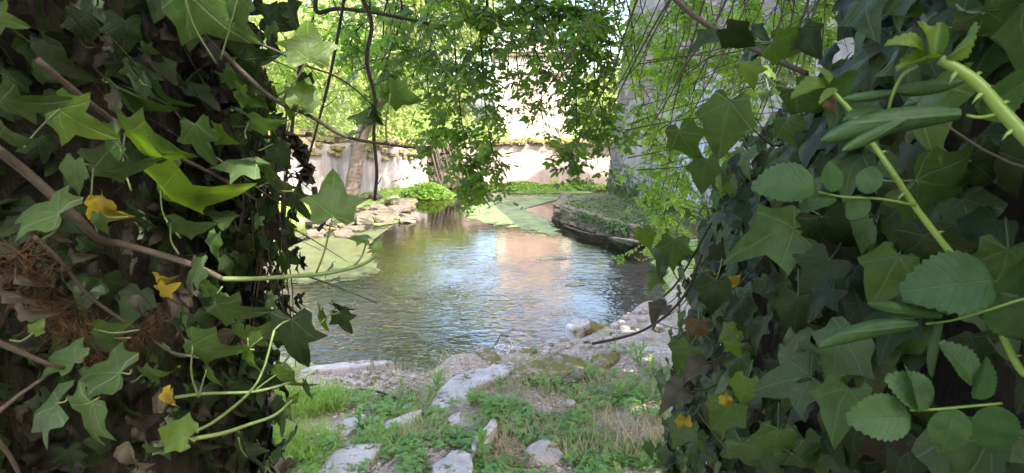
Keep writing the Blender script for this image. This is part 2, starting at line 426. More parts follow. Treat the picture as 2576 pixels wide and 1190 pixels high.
def water_mat():
    m, nt = newmat('stream_water'); n = N(nt); g = n.geo(); p = g.outputs['Position']
    w1 = n.noise(3.4, 1.0, 0.3, n.mapping(p, (0.8, 1.7, 1)), 0.7)
    w2 = n.noise(11, 1.0, 0.3, n.mapping(p, (0.9, 1.35, 1)), 1.1)
    w3 = n.noise(46, 2, 0.5, n.mapping(p, (1.0, 1.4, 1)), 0.3)
    sx = n.node('ShaderNodeSeparateXYZ'); n.link(p, sx.inputs[0])
    rough_zone = n.math('SUBTRACT', 1.0, n.ramp(sx.outputs[1], 7.0, 11.5))
    mid = n.math('SUBTRACT', 1.0, n.math('MULTIPLY', n.ramp(sx.outputs[1], 10.0, 16.0), 0.72))
    patch = n.ramp(n.noise(0.9, 2, 0.5, n.mapping(p, (1, .55, 1))), 0.40, 0.62)
    amp = n.math('MULTIPLY', mid, n.math('ADD', 0.11, n.math('MULTIPLY', rough_zone, n.math('ADD', 0.14, n.math('MULTIPLY', patch, 1.0)))))
    h = n.math('ADD', n.math('MULTIPLY', w1, 0.7), n.math('MULTIPLY', w2, 0.55))
    nb = n.node('ShaderNodeBump'); nb.inputs['Distance'].default_value = 0.03
    n.link(amp, nb.inputs['Strength']); n.link(h, nb.inputs['Height'])
    fr = n.node('ShaderNodeFresnel'); fr.inputs[0].default_value = 1.55; n.link(nb.outputs[0], fr.inputs[1])
    gl = n.node('ShaderNodeBsdfGlossy'); gl.inputs['Roughness'].default_value = 0.015; n.link(nb.outputs[0], gl.inputs['Normal'])
    tr = n.node('ShaderNodeBsdfTransparent'); tr.inputs[0].default_value = (0.50, 0.50, 0.42, 1)
    mx = n.node('ShaderNodeMixShader')
    n.link(n.math('MULTIPLY', fr.outputs[0], 1.0, clamp=True), mx.inputs[0]); n.link(tr.outputs[0], mx.inputs[1]); n.link(gl.outputs[0], mx.inputs[2])
    n.out(mx.outputs[0])
    return m
WATER = water_mat()

def algae_mat(name, c1, c2, gap=0.0):
    m, nt = newmat(name); n = N(nt); g = n.geo(); p = g.outputs['Position']
    a = n.noise(2.2, 6, 0.65, p); b = n.noise(30, 4, 0.7, p)
    col = n.mix(n.ramp(a, 0.35, 0.65), c1, c2)
    col = n.mix(n.math('MULTIPLY', n.ramp(b, 0.45, 0.7), 0.5), col, tuple(0.45 * q for q in c1))
    col = n.mix(n.math('MULTIPLY', n.ramp(n.noise(2.4, 4, 0.6, p), 0.46, 0.60), 0.8), col, (0.045, 0.045, 0.022))
    uv = n.node('ShaderNodeUVMap'); uv.uv_map = 'UVMap'; sx = n.node('ShaderNodeSeparateXYZ'); n.link(uv.outputs[0], sx.inputs[0])
    e = n.math('ADD', n.math('MULTIPLY', n.math('SUBTRACT', 1.0, sx.outputs[0]), 1.1), n.math('MULTIPLY', n.noise(18 if gap > .1 else 4.5, 8, 0.72, n.mapping(p, (1, .7, 1))), 1.0))
    al = n.ramp(e, 0.62 + gap, 0.70 + gap)
    tr = n.node('ShaderNodeBsdfTransparent'); mx = n.node('ShaderNodeMixShader')
    n.link(al, mx.inputs[0]); n.link(tr.outputs[0], mx.inputs[1]); n.link(n.principled(col, 0.5, 0.2, n.bump(b, 0.6, 0.012)), mx.inputs[2])
    n.out(mx.outputs[0])
    return m
    n.out(n.principled(col, 0.32, 0.5, n.bump(b, 0.35, 0.006)))
    return m
ALG = algae_mat('algae_green', (0.085, 0.135, 0.032), (0.14, 0.19, 0.06))
ALG_B = algae_mat('algae_brownish', (0.06, 0.055, 0.02), (0.065, 0.09, 0.03), 0.02)
ALG_G = algae_mat('algae_grey', (0.045, 0.05, 0.03), (0.07, 0.075, 0.05), 0.30)

# ------------------------------------------------------------------ the ground sheet and the stream
_sh = [G(u, v) for u, v in ((620, 890), (760, 925), (930, 935), (1010, 950), (1090, 940), (1200, 892), (1290, 888), (1370, 885), (1450, 862), (1540, 815), (1600, 775))]
SHX = np.array([-6] + [p.x for p in _sh] + [4.0]); SHY = np.array([_sh[0].y] + [p.y for p in _sh] + [9.5])
LFY = np.array([5.5, 7, 9, 13, 16.7, 18.5, 21, 24]); LFX = np.array([-3.6, -3.7, -4.0, -4.35, -3.9, -3.1, -2.5, -2.2])
RTY = np.array([5, 7.6, 9, 10.5, 12, 18, 22]); RTX = np.array([1.3, 1.75, 2.05, 2.2, 2.4, 3.2, 3.4])
def land(x, y):
    near = np.interp(x, SHX, SHY) - y
    left = np.interp(y, LFY, LFX) - x
    right = x - np.interp(y, RTY, RTX)
    return np.maximum(np.maximum(near, left), np.maximum(right, y - 23.0))
def gz(x, y):
    x = np.asarray(x, dtype=float); y = np.asarray(y, dtype=float)
    d = land(x, y) + 0.12 * np.sin(x * 5.1 + y * 2.0) * np.cos(y * 4.3 - x) 
    z = np.clip(0.9 * (d - .05), -0.30, 0.10) + 0.05 * np.clip(d, 0, 4)
    z = z + 0.022 * np.sin(x * 3.7 + 1) * np.sin(y * 3.1) + 0.012 * np.sin(x * 9 + y * 7)
    return z
def axis(lo, hi, step, far):
    a = np.arange(lo, hi + 1e-6, step)
    o = np.geomspace(step * 2, far, 22)
    return np.concatenate([(lo - o)[::-1], a, hi + o])
gx, gy = np.meshgrid(axis(-6, 6, 0.09, 400), axis(1.5, 24, 0.11, 400), indexing='ij')
V = np.stack([gx, gy, gz(gx, gy)], axis=2).reshape(-1, 3)
nxx, nyy = gx.shape
ii = (np.arange(nxx - 1)[:, None] * nyy + np.arange(nyy - 1)[None]).ravel()
place('ground', mesh_np('ground', V, np.stack([ii, ii + nyy, ii + nyy + 1, ii + 1], 1), GROUND), Matrix.Identity(4), kind='structure')
mb = MB()
xs = np.linspace(-7, 5, 13); ys = np.linspace(4.3, 22.0, 19)
wx, wy = np.meshgrid(xs, ys, indexing='ij')
ii = (np.arange(12)[:, None] * 19 + np.arange(18)[None]).ravel()
mb.add(np.stack([wx, wy, 0 * wx], 2).reshape(-1, 3), None, np.stack([ii, ii + 19, ii + 20, ii + 1], 1))
mb.top('stream_water', WATER, (0, 0, 0), kind='structure')

# ------------------------------------------------------------------ rough stone pieces
def chunk_mesh(name, mat, seed, cuts=1, jit=0.12, rnd=0.25):
    bm = bmesh.new(); bmesh.ops.create_cube(bm, size=1.0)
    bmesh.ops.subdivide_edges(bm, edges=bm.edges[:], cuts=cuts, use_grid_fill=True)
    r = random.Random(seed)
    for v in bm.verts:
        s = v.co.normalized() * 0.62
        v.co = v.co.lerp(s, rnd) + Vector((r.uniform(-jit, jit), r.uniform(-jit, jit), r.uniform(-jit, jit)))
    me = bpy.data.meshes.new(name); bm.to_mesh(me); bm.free(); me.materials.append(mat)
    return me
def wall_strip(mb, path, th, z0, topf, cols_per_m=4, rows=8, rough=0.02, batter=0.0, seed=0):
    """a free-standing wall along path (list of xy), its front on the left-hand side of travel reversed; slightly uneven faces"""
    pts = []
    for (a, b) in zip(path[:-1], path[1:]):
        a = Vector(a); b = Vector(b); k = max(2, int((b - a).length * cols_per_m))
        pts += [(a.lerp(b, i / k), (b - a).normalized()) for i in range(k)]
    pts.append((Vector(path[-1]), (Vector(path[-1]) - Vector(path[-2])).normalized()))
    n = len(pts); V = []
    for side in (0, 1):
        for i, (p, t) in enumerate(pts):
            nr = Vector((t.y, -t.x))
            tp = topf(p.x, p.y, i / (n - 1))
            for j in range(rows + 1):
                z = z0 + (tp - z0) * j / rows
                q = p - nr * (th * side) - nr * (batter * (z - z0) * (1 if side == 0 else -1))
                d = rough * mnoise.noise(Vector((p.x * 2 + seed, p.y * 2 + side * 9, z * 2))) * 2
                q = q + nr * d
                V.append((q.x, q.y, z))
    m = rows + 1; F4 = []
    for i in range(n - 1):
        for j in range(rows):
            a = i * m + j; F4.append([a, a + m, a + m + 1, a + 1])
            b = n * m + a; F4.append([b, b + 1, b + m + 1, b + m])
        a = i * m + rows; b = n * m + a
        F4.append([a, a + m, b + m, b])
    for i in (0, n - 1):
        for j in range(rows):
            a = i * m + j; b = n * m + a
            F4.append([a, a + 1, b + 1, b])
    mb.add(V, None, F4)

# left bank wall
LW = [(-10.5, 10.0), (-5.4, 15.6), (-2.72, 21.4)]
def lw_top(x, y, t):
    return float(np.interp(y, [10, 15.6, 18.5, 21.4], [2.1, 1.95, 1.65, 1.38])) + 0.05 * math.sin(x * 7)
root = empty('bank_wall', Vector((-4, 18.5, 0)), 'pale rendered wall with rough mossy stone top running along the left bank', 'wall')
mb = MB(); wall_strip(mb, LW, 0.45, -0.1, lambda x, y, t: lw_top(x, y, t) - 0.18, 4, 8, 0.03); mb.part('wall_face', W_WHITE, root)
CHUNK = [chunk_mesh('stone', RUBBLE, 100 + i, 1, 0.10, 0.25) for i in range(7)]
def along(path, s):
    L = [(Vector(b) - Vector(a)).length for a, b in zip(path[:-1], path[1:])]
    s *= sum(L)
    for (a, b), l in zip(zip(path[:-1], path[1:]), L):
        if s <= l: return Vector(a).lerp(Vector(b), s / l), (Vector(b) - Vector(a)).normalized()
        s -= l
    return Vector(path[-1]), (Vector(path[-1]) - Vector(path[-2])).normalized()
for k in range(190):
    s = 0.36 + 0.64 * random.random()
    p, t = along(LW, s); nr = Vector((t.y, -t.x))
    top = lw_top(p.x, p.y, 0)
    lay = random.random()
    z = top - 0.20 + 0.24 * lay if random.random() < 0.72 else top - random.uniform(0.2, 0.5)
    off = random.uniform(-0.42, 0.03) if z > top - 0.2 else 0.02
    w, h = random.uniform(0.12, 0.34), random.uniform(0.06, 0.13)
    M = Matrix.Translation((p.x + nr.x * off, p.y + nr.y * off, z)) @ Matrix.Rotation(math.atan2(t.y, t.x) + random.uniform(-.25, .25), 4, 'Z') @ Matrix.Rotation(random.uniform(-.12, .12), 4, 'Y') @ Matrix.Diagonal((w, random.uniform(.12, .25), h, 1))
    place('stone', random.choice(CHUNK), M, root)

# rough pier between the two walls
root = empty('stone_pier', Vector((-2.45, 21.6, 0)), 'dark rough stone pier half covered by roots between the two pale walls', 'pier')
mb = MB(); wall_strip(mb, [(-2.78, 21.62), (-1.75, 21.72)], 0.6, -0.1, lambda x, y, t: 1.45, 5, 6, 0.05); mb.part('pier_core', PLAT, root)
CH_D = [chunk_mesh('stone', PLAT, 200 + i, 1, 0.12, 0.3) for i in range(6)]
for k in range(70):
    x = random.uniform(-2.8, -1.75); z = random.uniform(0.05, 1.5)
    M = Matrix.Translation((x, 21.58 + 0.1 * (x + 2.8) + random.uniform(-.05, .05), z)) @ Matrix.Rotation(random.uniform(-.5, .5), 4, 'Y') @ Matrix.Diagonal((random.uniform(.12, .32), .2, random.uniform(.08, .2), 1))
    place('stone', random.choice(CH_D), M, root)
for k in range(9):
    mb = MB(); x = random.uniform(-2.7, -1.9)
    tube(mb, smooth_path([(x - 0.15, 21.5, 1.5), (x, 21.42, 1.0), (x + .12, 21.38, .5), (x + .3, 21.3, 0.02)]), .03, .012, 5, .3)
    mb.part('root', STEM_B, root)

# far wall
root = empty('far_wall', Vector((0.6, 22, 0)), 'pink-stained rendered wall closing the far end of the stream', 'wall')
mb = MB(); wall_strip(mb, [(-1.8, 21.95), (4.2, 22.1)], 0.4, -0.3, lambda x, y, t: 1.42, 4, 8, 0.015, seed=5); mb.part('wall_face', W_PINK, root)
for k in range(120):
    x = -1.8 + 6.0 * random.random(); w = random.uniform(.15, .38)
    z = 1.42 + 0.10 * random.random()
    M = Matrix.Translation((x, 22.1 + random.uniform(-.16, .12), z)) @ Matrix.Rotation(random.uniform(-.2, .2), 4, 'Z') @ Matrix.Diagonal((w, .24, random.uniform(.06, .12), 1))
    place('coping_stone', random.choice(CHUNK), M, root)

# ------------------------------------------------------------------ small leaf templates
def tmpl(V, F3, UV=None):
    V = np.array(V, dtype=float); F3 = np.array(F3, dtype=int)
    return V, F3, (V[:, :2].copy() if UV is None else np.array(UV, dtype=float))
DIAMOND = tmpl([(0, 0, 0), (.32, .45, .08), (0, 1, -.1), (-.32, .45, .08)], [[0, 1, 2], [0, 2, 3]])
OVAL = tmpl([(0, 0, 0), (.22, .25, .06), (.26, .6, .05), (0, 1, -.12), (-.26, .6, .05), (-.22, .25, .06), (0, .5, 0)],
            [[0, 1, 6], [1, 2, 6], [2, 3, 6], [3, 4, 6], [4, 5, 6], [5, 0, 6]])
def blade(w, bend):
    V = []; 
    for i, t in enumerate((0, .35, .7)):
        x = w * (1 - t * .7); V += [(-x, t * (1 - .15 * bend * t), bend * t * t), (x, t * (1 - .15 * bend * t), bend * t * t)]
    V.append((0, 1 - .3 * bend, bend))
    return tmpl(V, [[0, 1, 3], [0, 3, 2], [2, 3, 5], [2, 5, 4], [4, 5, 6]])
BLADE = [blade(.018, b) for b in (.15, .4, .75)]
def palm_leaf(k, spread, w):
    """k leaflets radiating from a stalk"""
    Vs, Fs, n = [], [], 0
    Vs += [(-.012, -.9, 0), (.012, -.9, 0), (0, 0, 0)]; Fs += [[0, 1, 2]]; n = 3
    for i in range(k):
        a = R(-spread / 2 + spread * i / max(1, k - 1)); c, s = math.cos(a), math.sin(a)
        L = 1 - .25 * abs(i - (k - 1) / 2) / ((k - 1) / 2 + 1e-6)
        for (x, y, z) in ((0, .02, 0), (w, .35, .07), (w * .95, .68, .05), (0, 1, -.10), (-w * .95, .68, .05), (-w, .35, .07), (0, .5, 0)):
            x *= L; y *= L
            Vs.append((x * c + y * s, -x * s + y * c, z + .02 * i))
        Fs += [[n + p, n + q, n + 6] for p, q in ((0, 1), (1, 2), (2, 3), (3, 4), (4, 5), (5, 0))]; n += 7
    return tmpl(Vs, Fs)
HERBT = [palm_leaf(3, 170, .26), palm_leaf(5, 220, .2), palm_leaf(3, 130, .32), palm_leaf(5, 180, .24)]

def gpos(u0, u1, v0, v1, m, z=0.12):
    u = rng.uniform(u0, u1, m); v = rng.uniform(v0, v1, m)
    Q = np.array([G(a, b, z)[:] for a, b in zip(u, v)])
    Q[:, 2] = gz(Q[:, 0], Q[:, 1]); return Q
def tilt_up(m, amt):
    Nn = rng.normal(size=(m, 3)) * amt; Nn[:, 2] = 1; return Nn
def hdir(m, up=0.0):
    a = rng.uniform(0, 2 * np.pi, m); return np.stack([np.cos(a), np.sin(a), np.full(m, up)], 1)

# ------------------------------------------------------------------ house, grey building, ledge
root = empty('pink_house', Vector((0.85, 27, 0)), 'sunlit pale pink house with cream corner and cornice behind the far wall', 'house')
hx0, hx1, hy0, hy1, hz = -0.62, 2.4, 27.0, 34.0, 4.05
mb = MB(); box(mb, ((hx0 + hx1) / 2, (hy0 + hy1) / 2, hz / 2), (hx1 - hx0, hy1 - hy0, hz)); mb.part('wall', W_HOUSE, root, False)
for x in (hx0 + .17, hx1 - .17):
    mb = MB(); box(mb, (x, hy0 - .01, hz / 2), (.40, .06, hz - 0.01)); mb.part('corner_strip', W_TRIM, root, False)
mb = MB(); box(mb, ((hx0 + hx1) / 2, (hy0 + hy1) / 2, hz + .32), (hx1 - hx0 + .06, hy1 - hy0 + .06, .62)); mb.part('frieze', W_TRIM, root, False)
mb = MB(); box(mb, ((hx0 + hx1) / 2, (hy0 + hy1) / 2, hz + .02), (hx1 - hx0 + .16, hy1 - hy0 + .16, .07)); mb.part('cornice', W_HOUSE, root, False)
mb = MB(); box(mb, ((hx0 + hx1) / 2, (hy0 + hy1) / 2, hz + .70), (hx1 - hx0 + .46, hy1 - hy0 + .46, .13)); mb.part('eave', ROOF, root, False)
roofo = MB()
xm = (hx0 + hx1) / 2
zb, zr = hz + .77, hz + 2.3
roofo.add([(hx0 - .25, hy0 - .25, zb), (hx1 + .25, hy0 - .25, zb), (hx1 + .25, hy1 + .25, zb), (hx0 - .25, hy1 + .25, zb), (xm, hy0 + 1.6, zr), (xm, hy1 - 1.6, zr)],
          [[0, 1, 4], [2, 3, 5]], [[1, 2, 5, 4], [3, 0, 4, 5], [0, 3, 2, 1]])
rp = roofo.part('roof', ROOF, root, False)
tm = bpy.data.meshes.new('tile'); bmt = bmesh.new(); bmesh.ops.create_cube(bmt, size=1); bmt.to_mesh(tm); bmt.free(); tm.materials.append(ROOF)
for row in range(9):
    t = (row + .3) / 9.5
    a = Vector((hx0 - .25, hy0 - .25, zb)).lerp(Vector((xm, hy0 + 1.6, zr)), t); b = Vector((hx1 + .25, hy0 - .25, zb)).lerp(Vector((xm, hy0 + 1.6, zr)), t)
    k = max(1, int((b - a).length / .24))
    sl = math.atan2(zr - zb, 1.85)
    for i in range(k):
        c = a.lerp(b, (i + .5) / k)
        place('tile', tm, Matrix.Translation(c + Vector((0, -.02, .025))) @ Matrix.Rotation(sl + .06, 4, 'X') @ Matrix.Diagonal((.21, .26, .03, 1)), rp)

K0, K1 = Vector((2.50, 17.6)), Vector((5.4, 0.3))
kt = (K1 - K0).normalized(); kn = Vector((kt.y, -kt.x))
if kn.x > 0: kn = -kn
KH, KB = 6.0, 0.10
root = empty('grey_building', Vector((4.0, 11, 0)), 'tall grey rendered stone building leaning back along the right bank', 'building')
mb = MB(); Vb = []
nc, nr_ = 60, 20
for i in range(nc + 1):
    for j in range(nr_ + 1):
        p = K0.lerp(K1, i / nc); z = -.2 + (KH + .2) * j / nr_
        q = p - kn * (KB * z) + kn * (0.03 * mnoise.noise(Vector((p.x, p.y * 1.3, z * 1.3))))
        Vb.append((q.x, q.y, z))
n1 = len(Vb)
back = Vector((5.0, .9))
for i in (0, nc):
    for j in (0, nr_):
        p = K0.lerp(K1, i / nc) + back; Vb.append((p.x, p.y, -.2 if j == 0 else KH))
m = nr_ + 1
F4 = [[i * m + j, i * m + j + 1, (i + 1) * m + j + 1, (i + 1) * m + j] for i in range(nc) for j in range(nr_)]
F4 += [[0, nr_, n1 + 1, n1], [nc * m, n1 + 2, n1 + 3, nc * m + nr_], [n1, n1 + 1, n1 + 3, n1 + 2]]
mb.add(Vb, None, F4); mb.part('wall', W_GREY, root)
mb = MB()
e0 = K0 - kn * (KB * KH); e1 = K1 - kn * (KB * KH)
o0 = e0 + kn * .3 - kt * .3; o1 = e1 + kn * .3 + kt * .3; b0 = o0 + back + Vector((.6, 0)); b1 = o1 + back + Vector((.6, 0))
r0 = (o0 + b0) / 2; r1 = (o1 + b1) / 2
mb.add([(o0.x, o0.y, KH - .02), (o1.x, o1.y, KH - .02), (b1.x, b1.y, KH - .02), (b0.x, b0.y, KH - .02), (r0.x, r0.y, KH + 1.3), (r1.x, r1.y, KH + 1.3)],
       [[0, 4, 3], [1, 2, 5]], [[0, 1, 5, 4], [2, 3, 4, 5], [0, 3, 2, 1]])
mb.part('roof', ROOF, root, False)
def kwall(s, z, out=0.0):
    p = K0 + kt * s - kn * (KB * z) + kn * out
    return Vector((p.x, p.y, z))
ang = math.atan2(kt.y, kt.x)
QM = [chunk_mesh('stone', QUOIN, 300 + i, 1, 0.06, 0.12) for i in range(6)]
cnt = 0
z = 0.45
while z < 4.6:
    h = random.uniform(.09, .15)
    s = 0.0
    smax = 0.65 if z < 2.2 else min(8.5, 0.6 + (z - 2.2) * 6)
    while s < smax and cnt < 296:
        w = random.uniform(.25, .6)
        if s < 0.1 or random.random() < .62:
            place('stone', random.choice(QM), Matrix.Translation(kwall(s + w / 2, z + h / 2, -.012)) @ Matrix.Rotation(ang, 4, 'Z') @ Matrix.Rotation(KB, 4, 'X') @ Matrix.Diagonal((w * .96, .11, h * .9, 1)), root)
            cnt += 1
        s += w
    z += h
door = MB()
s0, s1, dz0, dz1 = 4.3, 5.6, .5, 2.75
kd = MB()
c = kwall((s0 + s1) / 2, (dz0 + dz1) / 2, .0)
dr = empty('door', c, None, None); del WM[dr]; bpy.data.objects.remove(dr)
fb = MB(); fb.add([kwall(s, z, o) for o in (-.05, .045) for s in (s0, s1) for z in (dz0, dz1)], None, [[4, 5, 7, 6], [0, 2, 3, 1], [0, 4, 6, 2], [1, 3, 7, 5], [0, 1, 5, 4], [2, 6, 7, 3]])
fo = fb.part('door', BLUE, root, False, label='pale blue grey closed door in the building wall')
for i in range(6):
    a = s0 + .05 + (s1 - s0 - .1) * i / 6; b = s0 + .05 + (s1 - s0 - .1) * (i + .9) / 6
    pb = MB(); pb.add([kwall(s, z, o) for o in (.03, .065) for s in (a, b) for z in (dz0 + .05, dz1 - .05)], None, [[4, 5, 7, 6], [0, 2, 3, 1], [0, 4, 6, 2], [1, 3, 7, 5], [0, 1, 5, 4], [2, 6, 7, 3]])
    pb.part('board', BLUE, fo, False)
mb = MB(); m = 1500
s = rng.uniform(0, 7, m) ** 1.0; zz = np.abs(rng.normal(0, .38, m)) * (0.55 + .5 * np.sin(s * 3.1) ** 2) + .35
Q = np.array([kwall(a, b, .03 + .05 * random.random())[:] for a, b in zip(s, zz)])
Nn = np.tile(np.array([kn.x, kn.y, .35]), (m, 1)) + rng.normal(size=(m, 3)) * .35
Yd = np.tile(np.array([0, 0, -1.0]), (m, 1)) + rng.normal(size=(m, 3)) * .5
scatter(mb, OVAL, frames_np(Yd, Nn, rng.uniform(.06, .12, m)), Q)
mb.part('creeper_leaves', CROWN_D, root, kind='stuff', label='small creeper leaves climbing the foot of the wall')

# stone ledge
LP = [(1.05, 14.6), (2.15, 11.4), (4.2, 11.0), (3.2, 17.6), (1.35, 16.6)]
root = empty('stone_ledge', Vector((2.2, 14, 0)), 'low overgrown masonry ledge jutting into the stream below the grey building', 'ledge')
mb = MB(); n = len(LP)
mb.add([(x, y, -.25) for x, y in LP] + [(x, y, .29) for x, y in LP], [[5, 6, 7], [5, 7, 8], [5, 8, 9]], [[i, (i + 1) % n, n + (i + 1) % n, n + i] for i in range(n)])
mb.part('ledge_core', PLAT, root, False)
CH_L = [chunk_mesh('stone', PLAT, 400 + i, 1, 0.10, 0.22) for i in range(6)]
for (a, b) in ((LP[0], LP[1]), (LP[4], LP[0])):
    a = Vector(a); b = Vector(b); L = (b - a).length; t = (b - a).normalized()
    for row in range(4):
        s = -.1
        while s < L:
            w = random.uniform(.18, .5); z = .02 + row * .09
            p = a + t * (s + w / 2)
            place('stone', random.choice(CH_L), Matrix.Translation((p.x, p.y, z + random.uniform(-.015, .015))) @ Matrix.Rotation(math.atan2(t.y, t.x) + random.uniform(-.12, .12), 4, 'Z') @ Matrix.Diagonal((w, random.uniform(.18, .32), .10, 1)), root)
            s += w
mb = MB()
m = 5200
uu = rng.uniform(0, 1, (m, 2)); A, B, C, D = [np.array(LP[i]) for i in (0, 1, 2, 3)]
Q2 = (A * (1 - uu[:, :1]) + B * uu[:, :1]) * (1 - uu[:, 1:]) + (D * (1 - uu[:, :1]) + C * uu[:, :1]) * uu[:, 1:]
edge = 0.05 * rng.normal(size=(m, 2)); Q2 += edge
hh = .30 + .04 * np.abs(np.sin(Q2[:, 0] * 3) * np.cos(Q2[:, 1] * 2.3)) + rng.uniform(0, .05, m)
Q = np.concatenate([Q2, hh[:, None]], 1)
scatter(mb, BLADE[1], frames_np(hdir(1800, 1.2), hdir(1800, .3), rng.uniform(.05, .15, 1800)), Q[:1800])
scatter(mb, OVAL, frames_np(hdir(m - 1800, .3), tilt_up(m - 1800, .6), rng.uniform(.04, .09, m - 1800)), Q[1800:])
# trailing over the front edge
m = 520; s = rng.uniform(.25, 1, m) ** .7; q = A[None] * (1 - s[:, None]) + B[None] * s[:, None]
ln = (B - A) / np.linalg.norm(B - A); on = np.array([ln[1], -ln[0]]); on = on if on[0] < 0 else -on
dz = np.abs(rng.normal(0, .10, m)) * (.3 + s)
Q = np.concatenate([q + on[None] * (.12 + .05 * rng.random((m, 1))), (.36 - dz)[:, None]], 1)
scatter(mb, OVAL, frames_np(np.array([0, 0, -1]) + rng.normal(size=(m, 3)) * .5, np.array([on[0], on[1], .5]) + rng.normal(size=(m, 3)) * .4, rng.uniform(.05, .10, m)), Q)
mb.part('ledge_plants', LEDGEP, root, kind='stuff', label='grass and small leaves spilling over the top of the ledge')

# ------------------------------------------------------------------ trees
def tree(loc, H, cr, cz, nleaf, label, mat, tr=.2, lean=(0, 0), bark=None, lsize=.15, cat='tree', group='trees beyond the left wall', low=0.35, seed=0, name='leafy_tree', squash=1.0, trunk_pts=None, nl=6, spread=None):
    r = random.Random(seed); loc = Vector(loc)
    root = empty(name, loc, label, cat, group)
    top = loc + Vector((lean[0], lean[1], H))
    pts = trunk_pts or [loc - Vector((0, 0, .2)), loc + Vector((lean[0] * .2 + r.uniform(-.1, .1), lean[1] * .2, H * .3)), loc + Vector((lean[0] * .6 + r.uniform(-.15, .15), lean[1] * .6, H * .62)), top]
    path = smooth_path(pts, 6)
    mb = MB(); tube(mb, path, tr, tr * .25, 10, .25); mb.part('trunk', bark or BARK_T, root)
    ends = []
    for i in range(nl):
        k = int(len(path) * (low + (0.95 - low) * i / nl)); p = path[min(k, len(path) - 1)]
        a = 2 * math.pi * (i * .38 + r.random() * .2); L = cr * r.uniform(.6, .95)
        e = p + Vector((math.cos(a) * L, math.sin(a) * L, L * r.uniform(.25, .7)))
        mid = p.lerp(e, .5) + Vector((0, 0, .12 * L))
        mb = MB(); tube(mb, smooth_path([p, mid, e], 5), tr * .38 * (1 - .4 * i / nl), tr * .08, 6, .3); mb.part('limb', bark or BARK_T, root)
        ends += [mid, e]
    mb = MB(); ncl = max(10, nleaf // 90); per = nleaf // ncl
    cc = loc + Vector((lean[0] * .8, lean[1] * .8, cz))
    cent = []
    for i in range(ncl):
        if i < len(ends) : c = ends[i]
        else:
            d = Vector(rvec(1)[0]); rad = cr * (r.random() ** .45)
            sp = spread or (1, 1, squash)
            c = cc + Vector((d.x * rad * sp[0], d.y * rad * sp[1], d.z * rad * sp[2]))
        cent.append(c[:])
    cent = np.repeat(np.array(cent), per, 0)
    Q = cent + rng.normal(size=cent.shape) * cr * .13
    m = len(Q)
    Nn = tilt_up(m, .9); Yd = rng.normal(size=(m, 3)); Yd[:, 2] -= .5
    scatter(mb, DIAMOND, frames_np(Yd, Nn, rng.uniform(.6, 1.3, m) * lsize), Q)
    mb.part('crown', mat, root, kind='stuff', smooth=False)
    return root
tree((-4.25, 17.3, .1), 6.2, 2.1, 5.0, 12000, 'rough barked tree standing before the left wall and leaning over the water', CROWN, .21, (3.0, -1.8), lsize=.14, seed=3, group=None, low=.42)
T = [((-9.5, 19.5, 0), 7.0, 3.0, 4.8, 9000, 'bright green tree farthest left beyond the bank wall', 4),
     ((-6.6, 22.0, 0), 6.5, 2.7, 4.2, 9000, 'yellow green tree beyond the wall left of the leaning tree', 5),
     ((-5.2, 25.5, 0), 5.6, 2.3, 3.6, 9000, 'bright bushy tree beyond the wall right of the leaning tree', 6),
     ((-2.9, 28.5, 0), 3.6, 1.7, 2.3, 7000, 'low bushy tree just left of the pink house', 7),
     ((-8.6, 31.0, 0), 9.0, 3.4, 6.4, 9000, 'tall tree rising at the back above the left wall', 8),
     ((3.9, 27.5, 0), 4.4, 1.5, 3.0, 7000, 'green tree in the gap between pink house and grey building', 9)]
for loc, H, cr, cz, nlf, lab, sd in T:
    tree(loc, H, cr, cz, nlf, lab, CROWN, .17, (random.uniform(-.4, .4), random.uniform(-.3, .3)), lsize=.17, seed=sd, low=.2, squash=.85)
for i, (x, y, hgt) in enumerate(((-8.0, 17.0, 2.6), (-6.2, 19.6, 2.4), (-3.6, 23.8, 2.2), (-1.6, 24.6, 1.9))):
    mb = MB(); root = empty('wall_shrub', Vector((x, y, 0)), ['bright shrub behind the left wall, farthest left', 'bright shrub behind the left wall near the leaning tree', 'bright shrub behind the right end of the left wall', 'bright shrub behind the stone pier'][i], 'shrub', 'shrubs behind the walls')
    for k in range(7):
        a = random.uniform(0, 6.28); tb = MB()
        tube(tb, smooth_path([(x, y, 0), (x + .4 * math.cos(a), y + .4 * math.sin(a), hgt * .5), (x + .8 * math.cos(a), y + .8 * math.sin(a), hgt * .85)]), .03, .008, 5); tb.part('stem', STEM_B, root)
    m = 5000; d = rvec(m) * (rng.random((m, 1)) ** .4); Q = np.array([x, y, hgt * .62]) + d * np.array([1.7, 1.0, hgt * .45]) + .18 * rng.normal(size=(m, 3))
    scatter(mb, DIAMOND, frames_np(rng.normal(size=(m, 3)), tilt_up(m, .9), rng.uniform(.09, .2, m)), Q)
    mb.part('foliage', CROWN, root, smooth=False, kind='stuff')
